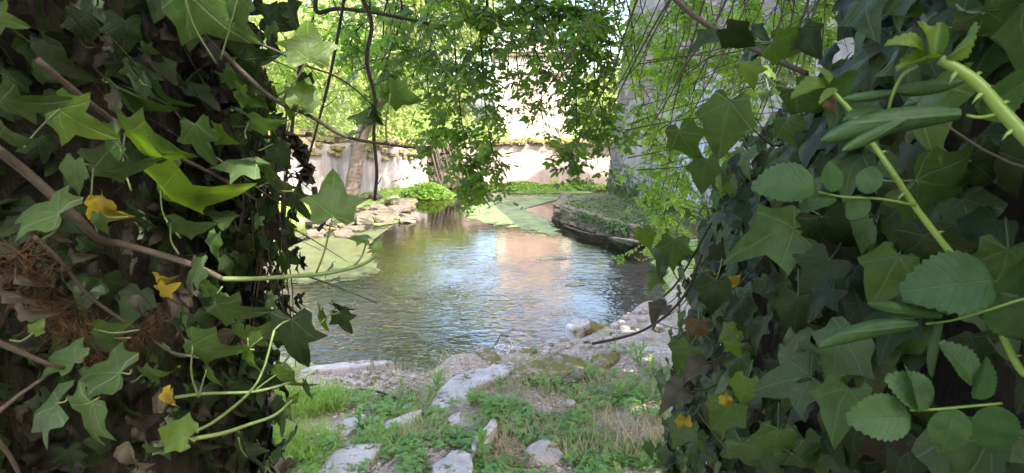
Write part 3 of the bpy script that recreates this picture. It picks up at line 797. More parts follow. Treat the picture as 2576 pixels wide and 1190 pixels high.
# unseen tree added above the camera so its crown shades gap and bank
tree((2.3, -1.7, 0), 6.5, 3.0, 5.0, 14000, 'broad tree overhanging the gap from behind, crown shading the near bank', CROWN_D, .22, (0.2, 5.0), bark=BARK, lsize=.24, cat='tree', group=None, low=.5, seed=12, name='added_shade_tree', nl=8, spread=(1.05, 1.35, .40))
for hx_, hy_, lx_, ly_, lab in ((0.3, -1.9, 3.2, .7, 'leafy hedge closing the gap behind the viewpoint'),):  # foliage added out of frame to cut the light from behind
    root = empty('hedge', Vector((hx_, hy_, 0)), lab, 'hedge')
    for k in range(9):
        x = hx_ - lx_ + 2 * lx_ * k / 8; tb = MB(); tube(tb, smooth_path([(x, hy_, -.1), (x + .1, hy_ + .1, 1.4), (x - .1, hy_, 2.9)]), .04, .012, 6, .3); tb.part('stem', STEM_D, root)
    m = 9000; mb = MB(); Q = np.stack([hx_ + rng.uniform(-lx_, lx_, m), hy_ + rng.normal(0, .35, m) * ly_, rng.uniform(0, 3.6, m)], 1)
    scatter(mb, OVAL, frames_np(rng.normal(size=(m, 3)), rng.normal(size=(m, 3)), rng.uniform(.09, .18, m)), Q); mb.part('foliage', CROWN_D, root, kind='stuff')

# ------------------------------------------------------------------ plants by the far water and on the left bank
def cress(name, cx, cy, rx, ry, hgt, m, label, mat=CRESS, size=(.05, .11)):
    mb = MB(); d = rng.normal(size=(m, 2)) * .45; d = np.clip(d, -1.1, 1.1)
    e = np.clip(1 - (d ** 2).sum(1) * .7, .05, 1)
    Q = np.stack([cx + d[:, 0] * rx, cy + d[:, 1] * ry, rng.random(m) * hgt * e + .01], 1)
    scatter(mb, OVAL, frames_np(hdir(m, .3), tilt_up(m, .5), rng.uniform(*size, m)), Q)
    mb.top(name, mat, (cx, cy, 0), kind='stuff', label=label, cat='water plants')
mb = MB(); m = 9000
x = rng.uniform(-1.5, 3.3, m); y = 21.75 - np.abs(rng.normal(0, .55, m)) * (1 + .3 * np.sin(x * 2)); hh = rng.random(m) * (.09 + .11 * (np.sin(x * 1.7 + 1) ** 2)) * np.clip(1 - (21.9 - y) / 1.9, .1, 1) * (1.25 - .2 * x / 3)
scatter(mb, OVAL, frames_np(hdir(m, .3), tilt_up(m, .5), rng.uniform(.06, .13, m)), np.stack([x, y, hh + .01], 1))
mb.top('water_plants', CRESS, (0.8, 21, 0), kind='stuff', label='bright green bed of water plants along the foot of the far wall', cat='water plants')
cress('water_plants', -2.45, 18.9, .75, .7, .42, 3200, 'rounded clump of bright water plants at the end of the left bank')
mb = MB(); m = 3000
y = rng.uniform(8, 20, m); x = np.interp(y, LFY, LFX) - .05 - np.abs(rng.normal(0, .8, m)); zz = gz(x, y) + rng.random(m) * .06
scatter(mb, BLADE[1], frames_np(hdir(m, 1.0), hdir(m, .3), rng.uniform(.10, .28, m)), np.stack([x, y, zz - .01], 1))
m = 3500; y = rng.uniform(8, 20, m); x = np.interp(y, LFY, LFX) - .1 - np.abs(rng.normal(0, .9, m)); zz = gz(x, y) + rng.random(m) * .1
scatter(mb, OVAL, frames_np(hdir(m, .3), tilt_up(m, .5), rng.uniform(.04, .1, m)), np.stack([x, y, zz], 1))
mb.top('bank_grass', GRASSM, (-4.5, 14, 0), kind='stuff', label='sunlit grass and weeds on the left bank below the wall', cat='grass')
mb = MB(); 
for (x, y, k, h) in ((1.35, 21.45, 26, .62),):
    m = k; scatter(mb, BLADE[0], frames_np(np.stack([rng.normal(0, .3, m), rng.normal(0, .2, m), np.ones(m)], 1), hdir(m), rng.uniform(.6, 1, m) * h), np.stack([x + rng.normal(0, .12, m), y + rng.normal(0, .08, m), np.full(m, .02)], 1))
    mb.top('reed_tuft', GRASSM, (x, y, 0), label='tall grassy reed tuft standing against the far wall', cat='reeds')
# moss and yellow growth on far wall top
mb = MB(); m = 2600; x = rng.uniform(-1.8, 4, m)
scatter(mb, OVAL, frames_np(hdir(m, .4), tilt_up(m, .6), rng.uniform(.05, .11, m)), np.stack([x, 22.2 + rng.normal(0, .14, m), 1.48 + rng.random(m) * (.05 + .07 * np.sin(x * 2.6) ** 2)], 1))
mb.top('wall_top_growth', GRASSM, (1, 22.2, 1.5), kind='stuff', label='yellow green growth along the top of the far wall', cat='moss')

# ------------------------------------------------------------------ algae mats
def mat_sheet(name, poly, mat, label, z=.006, group='floating algae mats'):
    rag = .22 if mat is ALG_G else .045
    pts = [G(u, v, z) for u, v in poly]; k = len(pts)
    c = sum(pts, Vector()) / k; out = []
    sm = smooth_path(pts + [pts[0]], 9)[:-1]
    V = [(c.x, c.y, z)]; n = len(sm); F3 = []; F4 = []; UVs = [(0, 0)]
    for ring, s in enumerate((.4, .72, 1.05, 1.06)):
        for i, p in enumerate(sm):
            q = c + (p - c) * (s * (1 + (rag * mnoise.noise(p * 3.1) + rag * .9 * mnoise.noise(p * 11)) * (ring >= 2)))
            V.append((q.x, q.y, z + (.008 * mnoise.noise(q * 6) if ring < 2 else 0) if ring < 3 else -.02)); UVs.append((min(1, s), 0))
    F3 = [[0, 1 + i, 1 + (i + 1) % n] for i in range(n)]
    for r_ in range(3):
        for i in range(n):
            a = 1 + r_ * n + i; b = 1 + r_ * n + (i + 1) % n; F4.append([a, a + n, b + n, b])
    mb = MB(); mb.add(V, F3, F4, UVs)
    return mb.top(name, mat, (c.x, c.y, 0), label=label, cat='algae mat', group=group)
mat_sheet('algae_mat', [(1150, 530), (1200, 505), (1240, 492), (1330, 487), (1420, 489), (1418, 497), (1330, 499), (1265, 503), (1300, 520), (1350, 538), (1395, 562), (1412, 580), (1420, 602), (1340, 590), (1290, 575), (1230, 568), (1170, 555)], ALG, 'large floating algae mat spreading half in shadow from the middle of the stream')
mat_sheet('algae_mat', [(640, 650), (740, 600), (830, 585), (920, 575), (990, 565), (960, 590), (935, 620), (955, 660), (965, 690), (930, 708), (880, 720), (800, 722), (700, 720)], ALG_B, 'broad brownish green algae mat along the left bank')
mat_sheet('algae_mat', [(560, 760), (600, 735), (650, 728), (690, 745), (640, 762)], ALG, 'small bright algae patch low on the left behind the ivy trunk')
mat_sheet('algae_mat', [(1325, 652), (1350, 644), (1395, 646), (1420, 642), (1455, 650), (1420, 656), (1385, 654), (1350, 658)], ALG_G, 'grey scum patch lying in the pink reflection')
mat_sheet('algae_mat', [(1500, 692), (1530, 686), (1570, 690), (1580, 700), (1530, 705)], ALG_G, 'small pale weed patch near the right bank under the ledge')
mat_sheet('algae_mat', [(1400, 716), (1425, 708), (1470, 712), (1490, 718), (1430, 724)], ALG_G, 'small grey weed patch below the blue reflection')
mat_sheet('algae_mat', [(900, 560), (960, 545), (1040, 545), (1030, 556), (960, 568)], ALG, 'narrow green algae strip off the left bank stones')
mat_sheet('algae_mat', [(1230, 484), (1300, 478), (1400, 477), (1500, 480), (1490, 487), (1380, 486), (1300, 487)], ALG, 'flat yellow green scum before the bed of water plants')

mb = MB(); m = 1300
fu = np.concatenate([rng.normal(880, 65, m // 2), rng.normal(1270, 90, m // 2)]); fv = np.concatenate([rng.normal(655, 45, m // 2), rng.normal(565, 26, m // 2)])
Q = np.array([G(a, max(485, b), .008)[:] for a, b in zip(fu, fv)]); Q = Q[land(Q[:, 0], Q[:, 1]) < -.1]; k = len(Q)
scatter(mb, OVAL, frames_np(hdir(k), tilt_up(k, .06), rng.uniform(.012, .038, k)), Q)
mb.top('floating_scum', LEDGEP, (0, 11, 0), kind='stuff', label='loose flecks of green scum drifting around the algae mats', cat='scum')

# ------------------------------------------------------------------ stones
def rock(poly, z, th, mat, label, cat='stone', name='stone', tilt=(0, 0), bumpy=.012, group=None):
    pts = [G(u, v, z) for u, v in poly]; k = len(pts)
    c = sum(pts, Vector()) / k
    fine = []
    for i in range(k):
        a, b = pts[i], pts[(i + 1) % k]; s = max(2, int((b - a).length / .05))
        for j in range(s):
            q = a.lerp(b, j / s)
            if j == 0: q = q.lerp((pts[i - 1] + b) / 2, .12)
            fine.append(q)
    n = len(fine); V = []; 
    rings = ((1.0, -th), (1.03, -th * .5), (1.015, -.018), (.97, -.002), (.72, 0), (.4, 0))
    for s, dz in rings:
        for p in fine:
            q = c + (p - c) * s
            w = bumpy * (mnoise.noise(q * 7) + .6 * mnoise.noise(q * 19))
            e = 1.5 * bumpy * mnoise.noise(Vector((p.x * 13, p.y * 13, dz * 20)))
            dirn = (p - c).normalized()
            V.append((q.x + dirn.x * e, q.y + dirn.y * e, z + dz + w + tilt[0] * (q.x - c.x) + tilt[1] * (q.y - c.y)))
    V.append((c.x, c.y, z)); F4 = []
    for r_ in range(len(rings) - 1):
        for i in range(n):
            a = r_ * n + i; b = r_ * n + (i + 1) % n; F4.append([a, b, b + n, a + n])
    F3 = [[(len(rings) - 1) * n + i, (len(rings) - 1) * n + (i + 1) % n, len(V) - 1] for i in range(n)]
    mb = MB(); mb.add(V, F3, F4)
    me_o = mb.top(name, mat, (c.x, c.y, z - th), label=label, cat=cat, group=group)
    STONES.append([(p.x, p.y) for p in pts])
    return me_o
STONES = []
GS = 'stones on the near bank'
rock([(742, 939), (850, 926), (985, 912), (992, 905), (900, 906), (765, 922)], .17, .26, STONE, 'long grey cut stone block lying at the water edge on the left', 'stone block', 'stone_block', group=GS, bumpy=.008)
rock([(690, 992), (702, 968), (765, 964), (828, 968), (828, 988), (760, 998)], .12, .12, STONE, 'flat pale slab in front of the long stone block', 'slab', 'stone_slab', group=GS)
rock([(1082, 1025), (1092, 995), (1125, 955), (1180, 930), (1285, 910), (1284, 930), (1240, 955), (1195, 985), (1165, 1022), (1120, 1034)], .17, .12, STONE, 'large flat grey slab sloping to the water in mid bank', 'slab', 'stone_slab', group=GS)
rock([(1176, 966), (1212, 946), (1285, 908), (1296, 916), (1286, 936), (1226, 960)], .23, .055, STONE, 'broken thin slab resting on the large flat slab', 'slab', 'stone_slab', group=GS, tilt=(.05, 0))
rock([(1286, 932), (1330, 905), (1390, 892), (1440, 894), (1475, 908), (1478, 925), (1410, 948), (1350, 955), (1310, 962), (1290, 958)], .24, .26, STONE_M, 'big moss covered rock beside the broken slab', 'rock', 'mossy_rock', group=GS, bumpy=.03)
rock([(1396, 958), (1440, 936), (1472, 928), (1478, 936), (1425, 962)], .24, .10, STONE_W, 'narrow dark stone edge right of the big mossy rock', 'stone', 'stone', group=GS)
rock([(1192, 880), (1200, 870), (1218, 868), (1262, 900), (1262, 915), (1228, 910)], .13, .25, STONE_M, 'small mossy rock in the water beside the wire basket', 'rock', 'mossy_rock', group=GS, bumpy=.025)
rock([(1306, 892), (1318, 876), (1345, 869), (1352, 884), (1332, 902)], .10, .2, STONE_M, 'small rounded rock just right of the wire basket', 'rock', 'mossy_rock', group=GS, bumpy=.025)
rock([(1424, 822), (1434, 804), (1462, 794), (1488, 808), (1478, 818), (1442, 830)], .16, .3, STONE, 'pale dry boulder standing in the water off the right bank', 'boulder', 'boulder', group=GS, bumpy=.03)
rock([(1448, 826), (1482, 809), (1526, 811), (1538, 821), (1482, 836)], .10, .25, STONE_M, 'low mossy boulder leaning against the pale dry boulder', 'boulder', 'boulder', group=GS, bumpy=.03)
rock([(790, 1200), (828, 1142), (850, 1122), (900, 1115), (966, 1109), (955, 1135), (925, 1165), (900, 1210), (800, 1225)], .24, .12, STONE, 'broad grey slab at the bottom edge left of centre', 'slab', 'stone_slab', group=GS)
rock([(832, 1094), (850, 1065), (905, 1037), (920, 1040), (905, 1068), (872, 1092)], .20, .1, STONE, 'worn slab half hidden by weeds above the broad slab', 'slab', 'stone_slab', group=GS)
rock([(955, 1082), (972, 1056), (1020, 1040), (1066, 1026), (1042, 1056), (1008, 1082)], .19, .1, STONE, 'flush brownish slab between the weeds in mid bank', 'slab', 'stone_slab', group=GS)
rock([(1088, 1170), (1110, 1146), (1150, 1131), (1186, 1136), (1196, 1175), (1188, 1220), (1100, 1225)], .28, .22, STONE, 'rounded grey stone at the bottom edge in the middle', 'stone', 'stone', group=GS, bumpy=.02)
rock([(1183, 1117), (1241, 1052), (1256, 1060), (1224, 1102), (1196, 1124)], .30, .14, STONE, 'narrow upright slab leaning among leafy weeds', 'slab', 'stone_slab', group=GS, tilt=(-.2, .1))
rock([(1118, 1062), (1135, 1042), (1168, 1033), (1214, 1040), (1216, 1062), (1172, 1082), (1136, 1094)], .19, .1, STONE, 'flat stone just below the large flat slab', 'stone', 'stone', group=GS)
rock([(1316, 1128), (1340, 1108), (1376, 1105), (1406, 1118), (1422, 1146), (1390, 1156), (1330, 1152)], .25, .14, STONE, 'pale grey stone alone in the herbs lower right', 'stone', 'stone', group=GS, bumpy=.02)
rock([(1424, 1021), (1428, 1004), (1446, 1003), (1452, 1019)], .24, .12, STONE, 'small dark grey stone among the right hand herbs', 'stone', 'stone', group=GS)
rock([(1556, 852), (1600, 832), (1642, 840), (1632, 860), (1582, 870)], .15, .15, STONE, 'flat pale stone at the water edge on the right bank', 'stone', 'stone', group=GS)
rock([(1586, 884), (1648, 870), (1692, 885), (1652, 906), (1602, 902)], .19, .15, STONE, 'weathered pinkish stone by the right ivy', 'stone', 'stone', group=GS)
rock([(1488, 892), (1540, 880), (1566, 895), (1524, 916), (1490, 912)], .20, .16, STONE_M, 'mossy stone between big mossy rock and right ivy', 'stone', 'mossy_rock', group=GS, bumpy=.02)
rock([(1600, 822), (1640, 812), (1655, 828), (1612, 838)], .12, .12, STONE, 'farthest flat stone along the right water edge', 'stone', 'stone', group=GS)
PEB = [chunk_mesh('pebble', PEBM, 500 + i, 1, .08, .6) for i in range(5)]
def hits(x, y):
    for poly in STONES:
        ins = False; j = len(poly) - 1
        for i in range(len(poly)):
            (xi, yi), (xj, yj) = poly[i], poly[j]
            if (yi > y) != (yj > y) and x < (xj - xi) * (y - yi) / (yj - yi) + xi: ins = not ins
            j = i
        if ins: return True
    return False
def pebbles(u0, u1, v0, v1, k, smin, smax, label, group, name='pebble', cat='pebble', meshes=PEB, flat=.6, zones=('',)):
    def uf(p):
        d = (p - CAM).dot(FWD); return max(0, min(.999, ((1288 + F * p.x / d) - u0) / (u1 - u0)))
    for i in range(k):
        p = G(random.uniform(u0, u1), random.uniform(v0, v1), .06); z = float(gz(p.x, p.y)); s = random.uniform(smin, smax)
        if hits(p.x, p.y): continue
        M = Matrix.Translation((p.x, p.y, max(z, -.02) + s * .15)) @ Matrix.Rotation(random.uniform(0, 6.3), 4, 'Z') @ Matrix.Rotation(random.uniform(-.25, .25), 4, 'X') @ Matrix.Diagonal((s, s * random.uniform(.6, .9), s * flat, 1))
        fx = (s - smin) / (smax - smin); szw = 'tiny' if fx < .25 else 'small' if fx < .5 else 'medium' if fx < .75 else 'large'
        zone = zones[min(len(zones) - 1, int(len(zones) * uf(p)))]
        place(name, random.choice(meshes), M, None, label=label.format(szw, zone), cat=cat, group=group)
pebbles(835, 1040, 952, 995, 80, .02, .06, '{} grey pebble in the gravel {}', 'pebbles beside the long stone block', zones=('under the long stone block', 'by the middle of the stone block face', 'at the stone block right end', 'between stone block and lance leaved weed'))
pebbles(1540, 1690, 790, 890, 46, .03, .10, '{} pebble on the right water edge {}', 'pebbles on the right water edge', zones=('below the low mossy boulder', 'between boulder and flat pale stones', 'up against the right ivy'))
pebbles(1290, 1560, 872, 905, 40, .03, .09, '{} wet pebble at the water edge {}', 'pebbles along the middle water edge', zones=('beside the wire basket', 'behind the big mossy rock', 'right of the big mossy rock'))
FLATS = [chunk_mesh('bank_stone', BSTONE, 600 + i, 1, .10, .3) for i in range(5)]
pebbles(905, 1030, 500, 555, 40, .18, .50, '{} flat stone in the left bank heap {}', 'stones heaped on the left bank', 'bank_stone', 'stone', FLATS, .32, ('below the leaning tree', 'under the crooked vine stem', 'near the water plant clump'))
pebbles(780, 930, 540, 590, 26, .14, .38, '{} flat stone low on the left bank {}', 'stones heaped on the left bank', 'bank_stone', 'stone', FLATS, .3, ('beside the big ivy leaf', 'between algae mat and heap'))

# pale stick by the ledge, cable on the bank
mb = MB(); tube(mb, smooth_path([G(1540, 597, .16), G(1590, 604, .2), G(1640, 612, .25), G(1700, 610, .3), G(1790, 600, .4)]), .007, .012, 6, .2)
mb.top('bare_stick', PALEW, G(1600, 606, .1), label='pale bare stick lying across the front of the ledge', cat='stick')
mb = MB(); tube(mb, smooth_path([G(1420, 568, .02), G(1470, 585, .05), G(1520, 592, .06), G(1570, 598, .04)]), .022, .008, 6, .4)
mb.top('driftwood', STEM_B, G(1480, 588, 0), label='thin dark driftwood caught against the ledge at the water line', cat='driftwood')
mb = MB(); tube(mb, smooth_path([G(725, 1000, .16), G(800, 994, .16), G(860, 988, .17), G(905, 980, .17), G(950, 985, .17), G(985, 998, .16), G(1010, 1006, .15)]), .009, .009, 6)
mb.top('cable', STEM_D, G(860, 990, .1), label='thin dark cable running over the ground below the long stone block', cat='cable')

# ------------------------------------------------------------------ wire basket in the water
bc = G(1272, 884, .04)
root = empty('wire_basket', bc, 'white wire bottle basket with wooden grip lying in the shallow water', 'basket')
Mb = Matrix.Translation(bc) @ Matrix.Rotation(R(-24), 4, 'Z') @ Matrix.Rotation(R(8), 4, 'X')
def bp(x, y, z): return Mb @ Vector((x, y, z))
bw, bd = .115, .085
for z in (.015, -.11):
    mb = MB(); tube(mb, [bp(-bw, -bd, z), bp(bw, -bd, z), bp(bw, bd, z), bp(-bw, bd, z), bp(-bw, -bd, z)], .0042, None, 6); mb.part('rim_wire', WIRE, root)
for x in (-.04, .04):
    mb = MB(); tube(mb, [bp(x, -bd, .015), bp(x, bd, .015)], .003, None, 5); mb.part('cross_wire', WIRE, root)
mb = MB(); tube(mb, [bp(-bw, 0, .015), bp(bw, 0, .015)], .003, None, 5); mb.part('cross_wire', WIRE, root)
for x, y in ((-bw, -bd), (bw, -bd), (bw, bd), (-bw, bd), (0, -bd), (0, bd)):
    mb = MB(); tube(mb, [bp(x, y, .015), bp(x, y, -.11)], .003, None, 5); mb.part('post_wire', WIRE, root)
for sgn in (-1, 1):
    for dx in (-.012, .012):
        mb = MB(); tube(mb, smooth_path([bp(sgn * bw, dx * 3, .015), bp(sgn * .07, dx * 1.6, .11), bp(sgn * .035, dx * .4, .155)], 4), .0032, None, 5); mb.part('bail_wire', STEM_D if sgn < 0 else WIRE, root)
mb = MB(); tube(mb, smooth_path([bp(-.042, 0, .157), bp(0, 0, .160), bp(.042, 0, .155)], 4), .010, None, 8); mb.part('grip', GRIP, root)

# ------------------------------------------------------------------ near bank vegetation
def on_ground(u0, u1, v0, v1, m, dens=None):
    Q = gpos(u0, u1, v0, v1, m)
    keep = (Q[:, 2] > 0.03)
    keep &= ~np.array([hits(a, b) for a, b in Q[:, :2]])
    if dens is not None: keep &= rng.random(m) < dens(Q[:, 0], Q[:, 1])
    return Q[keep]
def patchy(k, lo, hi, f=2.1):
    def d(x, y):
        val = np.array([mnoise.fractal(Vector((a * f + k, b * f, k)), 1.0, 2.0, 3) for a, b in zip(x, y)])
        return np.clip((val * .8 + .5 - lo) / (hi - lo), 0, 1)
    return d
# herbs
mb = MB()
Qs = np.concatenate([on_ground(1180, 1700, 960, 1290, 8200, patchy(3, .30, .53)), on_ground(1000, 1330, 1010, 1290, 3000, patchy(9, .39, .58)), on_ground(1330, 1690, 900, 970, 500, patchy(5, .45, .6)),
                     on_ground(590, 1010, 1000, 1290, 2800, patchy(13, .32, .56)), on_ground(840, 1100, 985, 1060, 700, patchy(23, .45, .6))])
m = len(Qs); g4 = np.array_split(rng.permutation(m), 4)
for i, idx in enumerate(g4):
    q = Qs[idx].copy(); k = len(q); big = np.array([mnoise.noise(Vector((a * 2.2, b * 2.2, 4.))) for a, b in q[:, :2]])
    hgt = rng.uniform(.012, .05, k) + np.clip(big, 0, 1) * rng.uniform(.02, .16, k)
    q[:, 2] += hgt
    Yd = hdir(k, .25); Nn = tilt_up(k, .45)
    scatter(mb, HERBT[i], frames_np(Yd, Nn, rng.uniform(.012, .030, k) * (1 + .9 * (rng.random(k) > .8))), q)
mb.top('ground_cover', HERB, (0.2, 4.4, .2), kind='stuff', label='low green herbs spreading between the stones on the near bank', cat='ground cover')
# grass
mb = MB()
Qg = np.concatenate([on_ground(560, 860, 1000, 1290, 9500, patchy(31, .1, .35)), on_ground(860, 1100, 1010, 1215, 500, patchy(31, .4, .7)), on_ground(600, 760, 930, 1000, 700)])
k = len(Qg); parts = np.array_split(rng.permutation(k), 3)
for b, idx in zip(BLADE, parts):
    q = Qg[idx]; kk = len(q); Yd = hdir(kk, 0) * .6; Yd[:, 2] = 1
    scatter(mb, b, frames_np(Yd, hdir(kk, .3), rng.uniform(.07, .20, kk)), q)
mb.top('grass', GRASSM, (-1.4, 4.2, .2), kind='stuff', label='bright fresh grass growing on the left of the near bank', cat='grass')
mb = MB(); Qg = np.concatenate([on_ground(1000, 1700, 990, 1215, 4200, patchy(41, .3, .6)), on_ground(900, 1680, 880, 1010, 900)])
k = len(Qg); scatter(mb, BLADE[2], frames_np(hdir(k, .35), tilt_up(k, .5), rng.uniform(.06, .17, k)), Qg + np.array([0, 0, .006]))
mb.top('dry_grass', DRYG, (.5, 4.3, .2), kind='stuff', label='dry straw coloured grass blades among the herbs', cat='dry grass')
mb = MB()
q = on_ground(820, 1720, 890, 1290, 11000, patchy(51, .2, .5)); k = len(q)
scatter(mb, OVAL, frames_np(hdir(k, .1), tilt_up(k, .5), rng.uniform(.010, .036, k)), q + np.array([0, 0, .008]))
mb.top('leaf_litter', LITTER, (.4, 4.6, .2), kind='stuff', label='small dry leaf flakes littering the near bank', cat='leaf litter')

# lance-leaved weeds as individual plants
def lance(L=1.0):
    V = [(0, 0, 0), (.10, .2, .03), (.12, .5, .02), (.06, .82, -.04), (0, 1, -.12), (-.06, .82, -.04), (-.12, .5, .02), (-.10, .2, .03), (0, .45, -.01)]
    return tmpl(V, [[i, (i + 1) % 8, 8] for i in range(8)])
LT = lance(); 
LANCE = mesh_np('leaf', LT[0], LT[1], HERB, LT[2])
def weed(loc, hgt, nl, label, L, wide=1.0, seed=0, tilt=.35):
    r = random.Random(seed); loc = Vector(loc); root = empty('weed_plant', loc, label, 'weed', 'weeds on the near bank')
    stems = max(1, nl // 14)
    for s in range(stems):
        a = r.uniform(0, 6.3); lean = Vector((math.cos(a), math.sin(a), 0)) * (hgt * .3 if stems > 1 else hgt * .08)
        pts = smooth_path([loc - Vector((0, 0, .02)), loc + lean * .4 + Vector((0, 0, hgt * .5)), loc + lean + Vector((0, 0, hgt))], 5)
        mb = MB(); tube(mb, pts, .0028, .0012, 5); so = mb.part('stem', STEM_G, root)
        for i in range(nl // stems):
            t = .15 + .85 * i / (nl // stems); p = pts[min(len(pts) - 1, int(t * (len(pts) - 1)))]
            aa = i * 2.4 + r.uniform(-.3, .3); up = .25 + .9 * t
            yd = Vector((math.cos(aa), math.sin(aa), up)); rot = frame(yd, Vector((-math.cos(aa) * up, -math.sin(aa) * up, 1)), L * (1.15 - .45 * t) * r.uniform(.8, 1.1))
            place('leaf', LANCE, M4(rot @ Matrix.Diagonal((wide, 1, 1)), p), so)
def gp(u, v):
    p = G(u, v, .18); return (p.x, p.y, float(gz(p.x, p.y)))
W = [((1095, 985), .20, 34, 'bushy lance leaved weed left of the large flat slab', .10, .9), ((1608, 925), .20, 28, 'bright lance leaved weed near the right ivy', .10, 1.0),
     ((1545, 890), .16, 14, 'slender weed standing at the water edge on the right', .075, .9), ((1560, 1010), .12, 18, 'tufted weed with upright leaves on the right bank', .11, 1.3),
     ((1212, 1175), .18, 20, 'broad leaved weed beside the bottom middle stone', .085, 2.2), ((1480, 960), .14, 18, 'leafy weed growing below the narrow dark stone', .09, 1.0),
     ((1640, 945), .15, 18, 'leafy weed rooted right against the ivy mass', .09, 1.2), ((1260, 985), .10, 20, 'low weed spreading under the broken slab', .06, 1.6),
     ((1100, 1090), .10, 16, 'dark little weed beside the flat stone', .055, 1.8), ((700, 1075), .16, 16, 'clump of leaves in the grass far left', .07, 1.6),
     ((905, 1075), .12, 20, 'weed cluster growing over the worn slab', .06, 1.7), ((1370, 1000), .13, 22, 'bushy herb clump at the centre of the bank', .06, 1.6),
     ((1010, 960), .08, 12, 'pale seedling in the gravel patch', .06, 2.0), ((1660, 1080), .12, 16, 'small weed at the foot of the right ivy', .07, 1.4)]
for i, (uv, h, nl, lab, L, w) in enumerate(W): weed(gp(*uv), h, nl, lab, L, w, seed=i)
# buttercups
pet = palm_leaf(5, 288, .45)
PET = mesh_np('petals', pet[0][3:] - np.array([0, 0, 0]), pet[1][1:] - 3, YELLOW, pet[2][3:])
for i, ((u, v), lab) in enumerate([((1344, 952), 'yellow flower in front of the big mossy rock'), ((1408, 953), 'yellow flower beside the narrow dark stone'), ((1286, 972), 'yellow flower under the broken slab edge'), ((1479, 1013), 'yellow flower in the middle of the herbs'), ((1396, 1072), 'yellow flower above the pale grey stone')]):
    p = Vector(gp(u, v + 16)); root = empty('buttercup', p, lab, 'flower', 'yellow flowers on the near bank')
    mb = MB(); tp = p + Vector((.01, 0, .07)); tube(mb, [p, p + Vector((.004, 0, .04)), tp], .0015, None, 4); mb.part('stem', STEM_G, root)
    place('petals', PET, M4(frame((0, 1, .5), (0, -.5, 1), .014), tp), root)

# ------------------------------------------------------------------ detailed leaves
def ivy_template(seed, lobes=1.0, fold=.18, curl=.2, wav=.03, hq=True):
    r = random.Random(seed)
    half = [(0, -.015), (.10, -.12), (.26, -.17), (.40, -.10), (.37, .06), (.44, .17), (.57, .30), (.43, .37), (.26, .42), (.19, .60), (.10, .82), (0, 1.0)]
    half = [(x, y) if i in (0, 11) else (x * (1 + .10 * r.uniform(-1, 1)), y + .03 * r.uniform(-1, 1)) for i, (x, y) in enumerate(half)]
    # lobes<1: pull towards an oval
    ov = lambda y: .46 * math.sin(math.pi * min(1, max(0, (y + .2) / 1.22)) ** .75)
    half = [(x if i in (0, 11) else x * lobes + ov(y) * (1 - lobes), y) for i, (x, y) in enumerate(half)]
    skew = r.uniform(-.08, .08)
    mid = [(0, max(0, y)) if i else (0, 0) for i, (x, y) in enumerate(half)]
    mid = [(0, t) for t in np.interp(np.arange(12), [0, 3, 6, 8, 11], [0, .03, .16, .34, .995])]
    V = []; F = []
    def zf(x, y): 
        rr = math.hypot(x, y - .3)
        return fold * abs(x) - curl * (y - .25) ** 2 - .35 * curl * x * x * 2 + wav * math.sin(9 * x + seed) * math.cos(8 * y + seed * 2) 
    fr_ = (0, .5, 1.0) if hq else (0, 1.0)
    def side(sg):
        idx = []
        for (hx, hy), (mx, my) in zip(half, mid):
            row = []
            for f in fr_:
                if f == 0 and sg < 0: row.append(None); continue
                x = sg * (mx + (hx - mx) * f); y = my + (hy - my) * f; x += skew * y * y
                V.append((x, y, zf(x, y))); row.append(len(V) - 1)
            idx.append(row)
        return idx
    a = side(1); b = side(-1)
    for i in range(12): b[i][0] = a[i][0]
    for idx, flip in ((a, 0), (b, 1)):
        for i in range(11):
            for j in range(len(fr_) - 1):
                q = [idx[i][j], idx[i][j + 1], idx[i + 1][j + 1], idx[i + 1][j]]
                if flip: q = q[::-1]
                F += [[q[0], q[1], q[2]], [q[0], q[2], q[3]]]
    return tmpl(V, F)
IVT = [ivy_template(i, lb, fo, cu, wv) for i, (lb, fo, cu, wv) in enumerate([(1, .15, .42, .045), (1, -.14, .28, .06), (.75, .26, .45, .04), (.45, .16, .35, .05), (1.05, .08, .65, .06), (.9, .36, .35, .035)])]
IVT_L = [ivy_template(20 + i, lb, fo, cu, wv, False) for i, (lb, fo, cu, wv) in enumerate([(1, .15, .25, .03), (.8, -.12, .35, .04), (.5, .22, .30, .03), (1.05, .08, .5, .05)])]
DEADT = [ivy_template(40 + i, .6, .9, 1.1, .12) for i in range(3)]
def leafmeshes(name, T, mat): return [mesh_np(name, t[0], t[1], mat, t[2]) for t in T]
ML = {k: leafmeshes('leaf', IVT, m) for k, m in (('old', IVY_OLD), ('mid', IVY_MID), ('young', IVY_YOUNG), ('dark', IVY_DARK))}
ML['yellow'] = leafmeshes('withered_leaf', DEADT + IVT[:1], YELLOW)
ML['pale'] = leafmeshes('dead_leaf', DEADT, DEAD_P)
ML['dead'] = leafmeshes('dead_leaf', DEADT, DEAD)
ML['orange'] = leafmeshes('dead_leaf', DEADT, ORANGE)
DLAB = {'yellow': 'yellow withered leaf', 'pale': 'pale grey dead leaf', 'dead': 'brown curled dead leaf', 'orange': 'orange brown withered leaf'}

